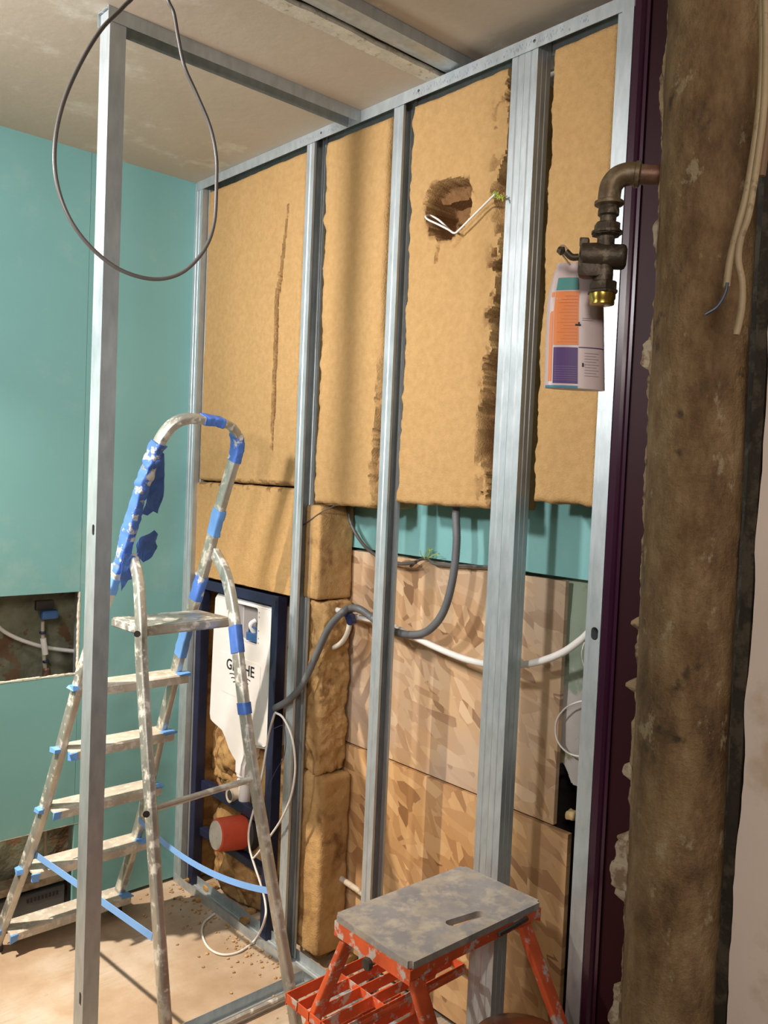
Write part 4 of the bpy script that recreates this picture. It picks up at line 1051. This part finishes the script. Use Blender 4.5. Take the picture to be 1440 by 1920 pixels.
bm = B(); lathe(bm, dp(1131, 528), dn_, [(.016, 0), (.0182, .002), (.0182, .011), (.0200, .0125), (.0200, .0155), (.015, .017)], 6); obj('union_nut', bm, IRON, tv)
bm = B(); lathe(bm, dp(1130, 548), dn_, [(.0165, 0), (.0168, .008), (.0155, .011), (.0155, .016), (.012, .017)], 28); autosmooth(obj('brass_cap', bm, BRASS, tv), 40)

# hanging plastic bottle with a printed label
JD = 1.205
jr = ray(1078, 612); jc = ondist(JD, 1078, 612); jv = Vector((jr.x, jr.y, 0)).normalized(); jx = Vector((jv.y, -jv.x, 0))
jt = thing('plastic_bottle', 'flattened pinkish plastic bottle with orange teal and purple label, hanging behind the old valve', 'bottle', tuple(ondist(JD, 1078, 730)))
pc = lambda px, py: onplane(jc, jv, px, py)
def jw(v):      # left and right edge at height fraction v (0 bottom, 1 top)
    py = 730-v*235
    l = 1020+v*8 if v < .62 else 1020+5+ (v-.62)**1.6*95
    r = 1134 - v*3 if v < .8 else 1132-(v-.8)*90
    return l, r, py
def jp(u, v, off=0):
    l, r, py = jw(v); p = pc(l+(r-l)*u, py + 6*(u-.5)*(1-v))
    bul = math.sqrt(max(0, 1-(2*u-1)**2)) * .016*(1-.35*max(0, v-.7)/.3)
    return p - jv*(bul+off)
bm = B(); nu, nv = 28, 24
F = [[bm.verts.new(jp(i/nu, j/nv)) for i in range(nu+1)] for j in range(nv+1)]
Bk = [[bm.verts.new(jp(i/nu, j/nv)+jv*(2*.016*math.sqrt(max(0, 1-(2*i/nu-1)**2))+.0012)) for i in range(nu+1)] for j in range(nv+1)]
for j in range(nv):
    for i in range(nu):
        bm.faces.new((F[j][i], F[j][i+1], F[j+1][i+1], F[j+1][i])); bm.faces.new((Bk[j][i], Bk[j+1][i], Bk[j+1][i+1], Bk[j][i+1]))
    bm.faces.new((F[j][0], F[j+1][0], Bk[j+1][0], Bk[j][0])); bm.faces.new((F[j][nu], Bk[j][nu], Bk[j+1][nu], F[j+1][nu]))
for j in (0, nv):
    for i in range(nu): bm.faces.new((F[j][i], Bk[j][i], Bk[j][i+1], F[j][i+1]))
bmesh.ops.recalc_face_normals(bm, faces=bm.faces); autosmooth(obj('bottle_body', bm, JUG, jt), 50)
def jpatch(bm, u0, u1, v0, v1, off=.0005, n=8):
    R2 = [[bm.verts.new(jp(u0+(u1-u0)*i/n, v0+(v1-v0)*j/3, off)) for i in range(n+1)] for j in range(4)]
    for j in range(3):
        for i in range(n): bm.faces.new((R2[j][i], R2[j][i+1], R2[j+1][i+1], R2[j+1][i]))
def P_(name, rects, mat, off):
    if 'print' in name:
        bm = B()
        for q in rects: jpatch(bm, *q, off)
        obj(name, bm, mat, jt)['kind'] = 'stuff'; return
    for q in rects:
        bm = B(); jpatch(bm, *q, off); obj(name, bm, mat, jt)
P_('teal_label', [(.13, .53, .775, .875)], LTEAL, .0006); P_('orange_label', [(.13, .56, .34, .765), (.06, .115, .05, .76)], LORA, .0006); P_('purple_label', [(.14, .55, .035, .32)], LPUR, .0006)
P_('purple_label', [(.56, .985, .318, .326)], LPUR, .0006)
P_('orange_print', [(.20+.05*(k % 3), .54, .36+k*.026, .362+k*.026) for k in range(15)], LLINE, .0009)
P_('purple_print', [(.16, .53, .06+k*.018, .0625+k*.018) for k in range(7)], LLINE2, .0009)
P_('grey_print', [(.66, .90-.04*(k % 2), .10+k*.022, .103+k*.022) for k in range(9)] + [(.62, .85, .55, .553), (.62, .8, .535, .538)], LLINE3, .0009)
P_('blue_print', [(.02, .55, .0, .018)], simple('blue green label edge', (.04, .22, .35), .5), .0009)
P_('black_mark', [(.50, .60, .49, .505), (.55, .58, .50, .52), (.62, .65, .17, .20)], INK, .0011)
bm = B(); tube(bm, [jp(.35, 1)+Vector((0, 0, -.004)), dp(1050, 470, 1.19), dp(1056, 460, 1.17), dp(1072, 478, 1.15)], .0012, 6, 4); obj('hanging_wire', bm, CREAMC, jt)

# cream cables hanging at the right
def at(h, q): return [ondist(h, *p) for p in q]
cb1 = thing('cable_pair', 'dirty cream cable pair hanging right of the soil pipe, one end showing a blue wire', 'cable', tuple(ondist(.93, 1385, 620)))
bm = B(); sweep(bm, catmull(at(.93, [(1428, -40), (1430, 100), (1424, 200), (1412, 290), (1398, 370), (1382, 430), (1370, 480), (1364, 520), (1362, 538)]), 6), rrect(.0085, .006, .0025)); autosmooth(obj('cable', bm, CREAMC, cb1), 60)
bm = B(); sweep(bm, catmull(at(.925, [(1434, -40), (1436, 90), (1432, 200), (1420, 300), (1404, 400), (1388, 450), (1384, 490), (1391, 530), (1390, 580), (1380, 628)]), 6), rrect(.0085, .006, .0025)); autosmooth(obj('cable', bm, CREAMC, cb1), 60)
bm = B(); tube(bm, at(.925, [(1364, 530), (1360, 550), (1345, 575), (1322, 590)]), .0016, 8); obj('blue_wire', bm, simple('blue black wire', (.03, .05, .09), .3), cb1)
cable('cable', 'second brown cable running along the ceiling end of the timber strip', at(.96, [(1452, -50), (1446, 60), (1444, 160), (1440, 240), (1428, 330)]), .004, spotted('brown cable', (.22, .13, .07), (.12, .08, .05), .6), n=8)

# ------------------------------------------------------------------ rubble on the floor along the frame
dbm = []
rnd = random.Random(11)
spots = [(on(2, .0, 395, 1668), .022), (on(2, 0, 348, 1655), .020), (on(2, 0, 462, 1730), .02), (on(2, 0, 470, 1712), .016), (on(2, 0, 372, 1690), .012), (on(2, 0, 600, 1790), .026), (on(2, 0, 650, 1800), .03), (on(2, 0, 578, 1770), .014), (on(2, 0, 560, 1895), .012)]
names = ['beside the left foot of the cistern frame', 'in the corner by the green wall', 'on the floor track under the cistern frame', 'just left of the cistern frame right foot', 'on the floor in front of the cistern frame', 'at the foot of the lower wool piece', 'between the second stud foot and the orange stool', 'beside the foot of the stud by the cistern', 'on the floor left of the orange stool']
for (p, r_), nm in zip(spots, names):
    zb = .0022 if 1.515 < p.x < 1.58 else .0
    rough_block('insulation_crumb', 'ochre wool crumb ' + nm, Vector((p.x-r_, p.y-r_*.8, zb)), Vector((p.x+r_, p.y+r_*.8, zb+r_*.9)), .006, .006, rnd.randrange(99), .15, 45, cat='wool crumb')
bm = B()
for i in range(420):
    if rnd.random() < .6: x = rnd.uniform(1.30, 1.515); y = rnd.uniform(1.5, 2.68); x = 1.515-(1.515-x)*rnd.random()
    else: x = rnd.uniform(1.58, 1.69); y = rnd.uniform(1.2, 1.93)
    r_ = rnd.uniform(.0015, .006); q = bmesh.ops.create_icosphere(bm, subdivisions=1, radius=r_)
    for v in q['verts']: v.co = Vector((v.co.x*rnd.uniform(.8, 1.3), v.co.y*rnd.uniform(.8, 1.3), v.co.z*.7)) + Vector((x, y, r_*.5))
tag(obj('floor_debris', bm, simple('wool and plaster crumbs', (.42, .27, .13), .9, vary=.5, scale=60)), 'fine wool and plaster crumbs scattered along the floor by the frame', 'debris', kind='stuff')
clean()
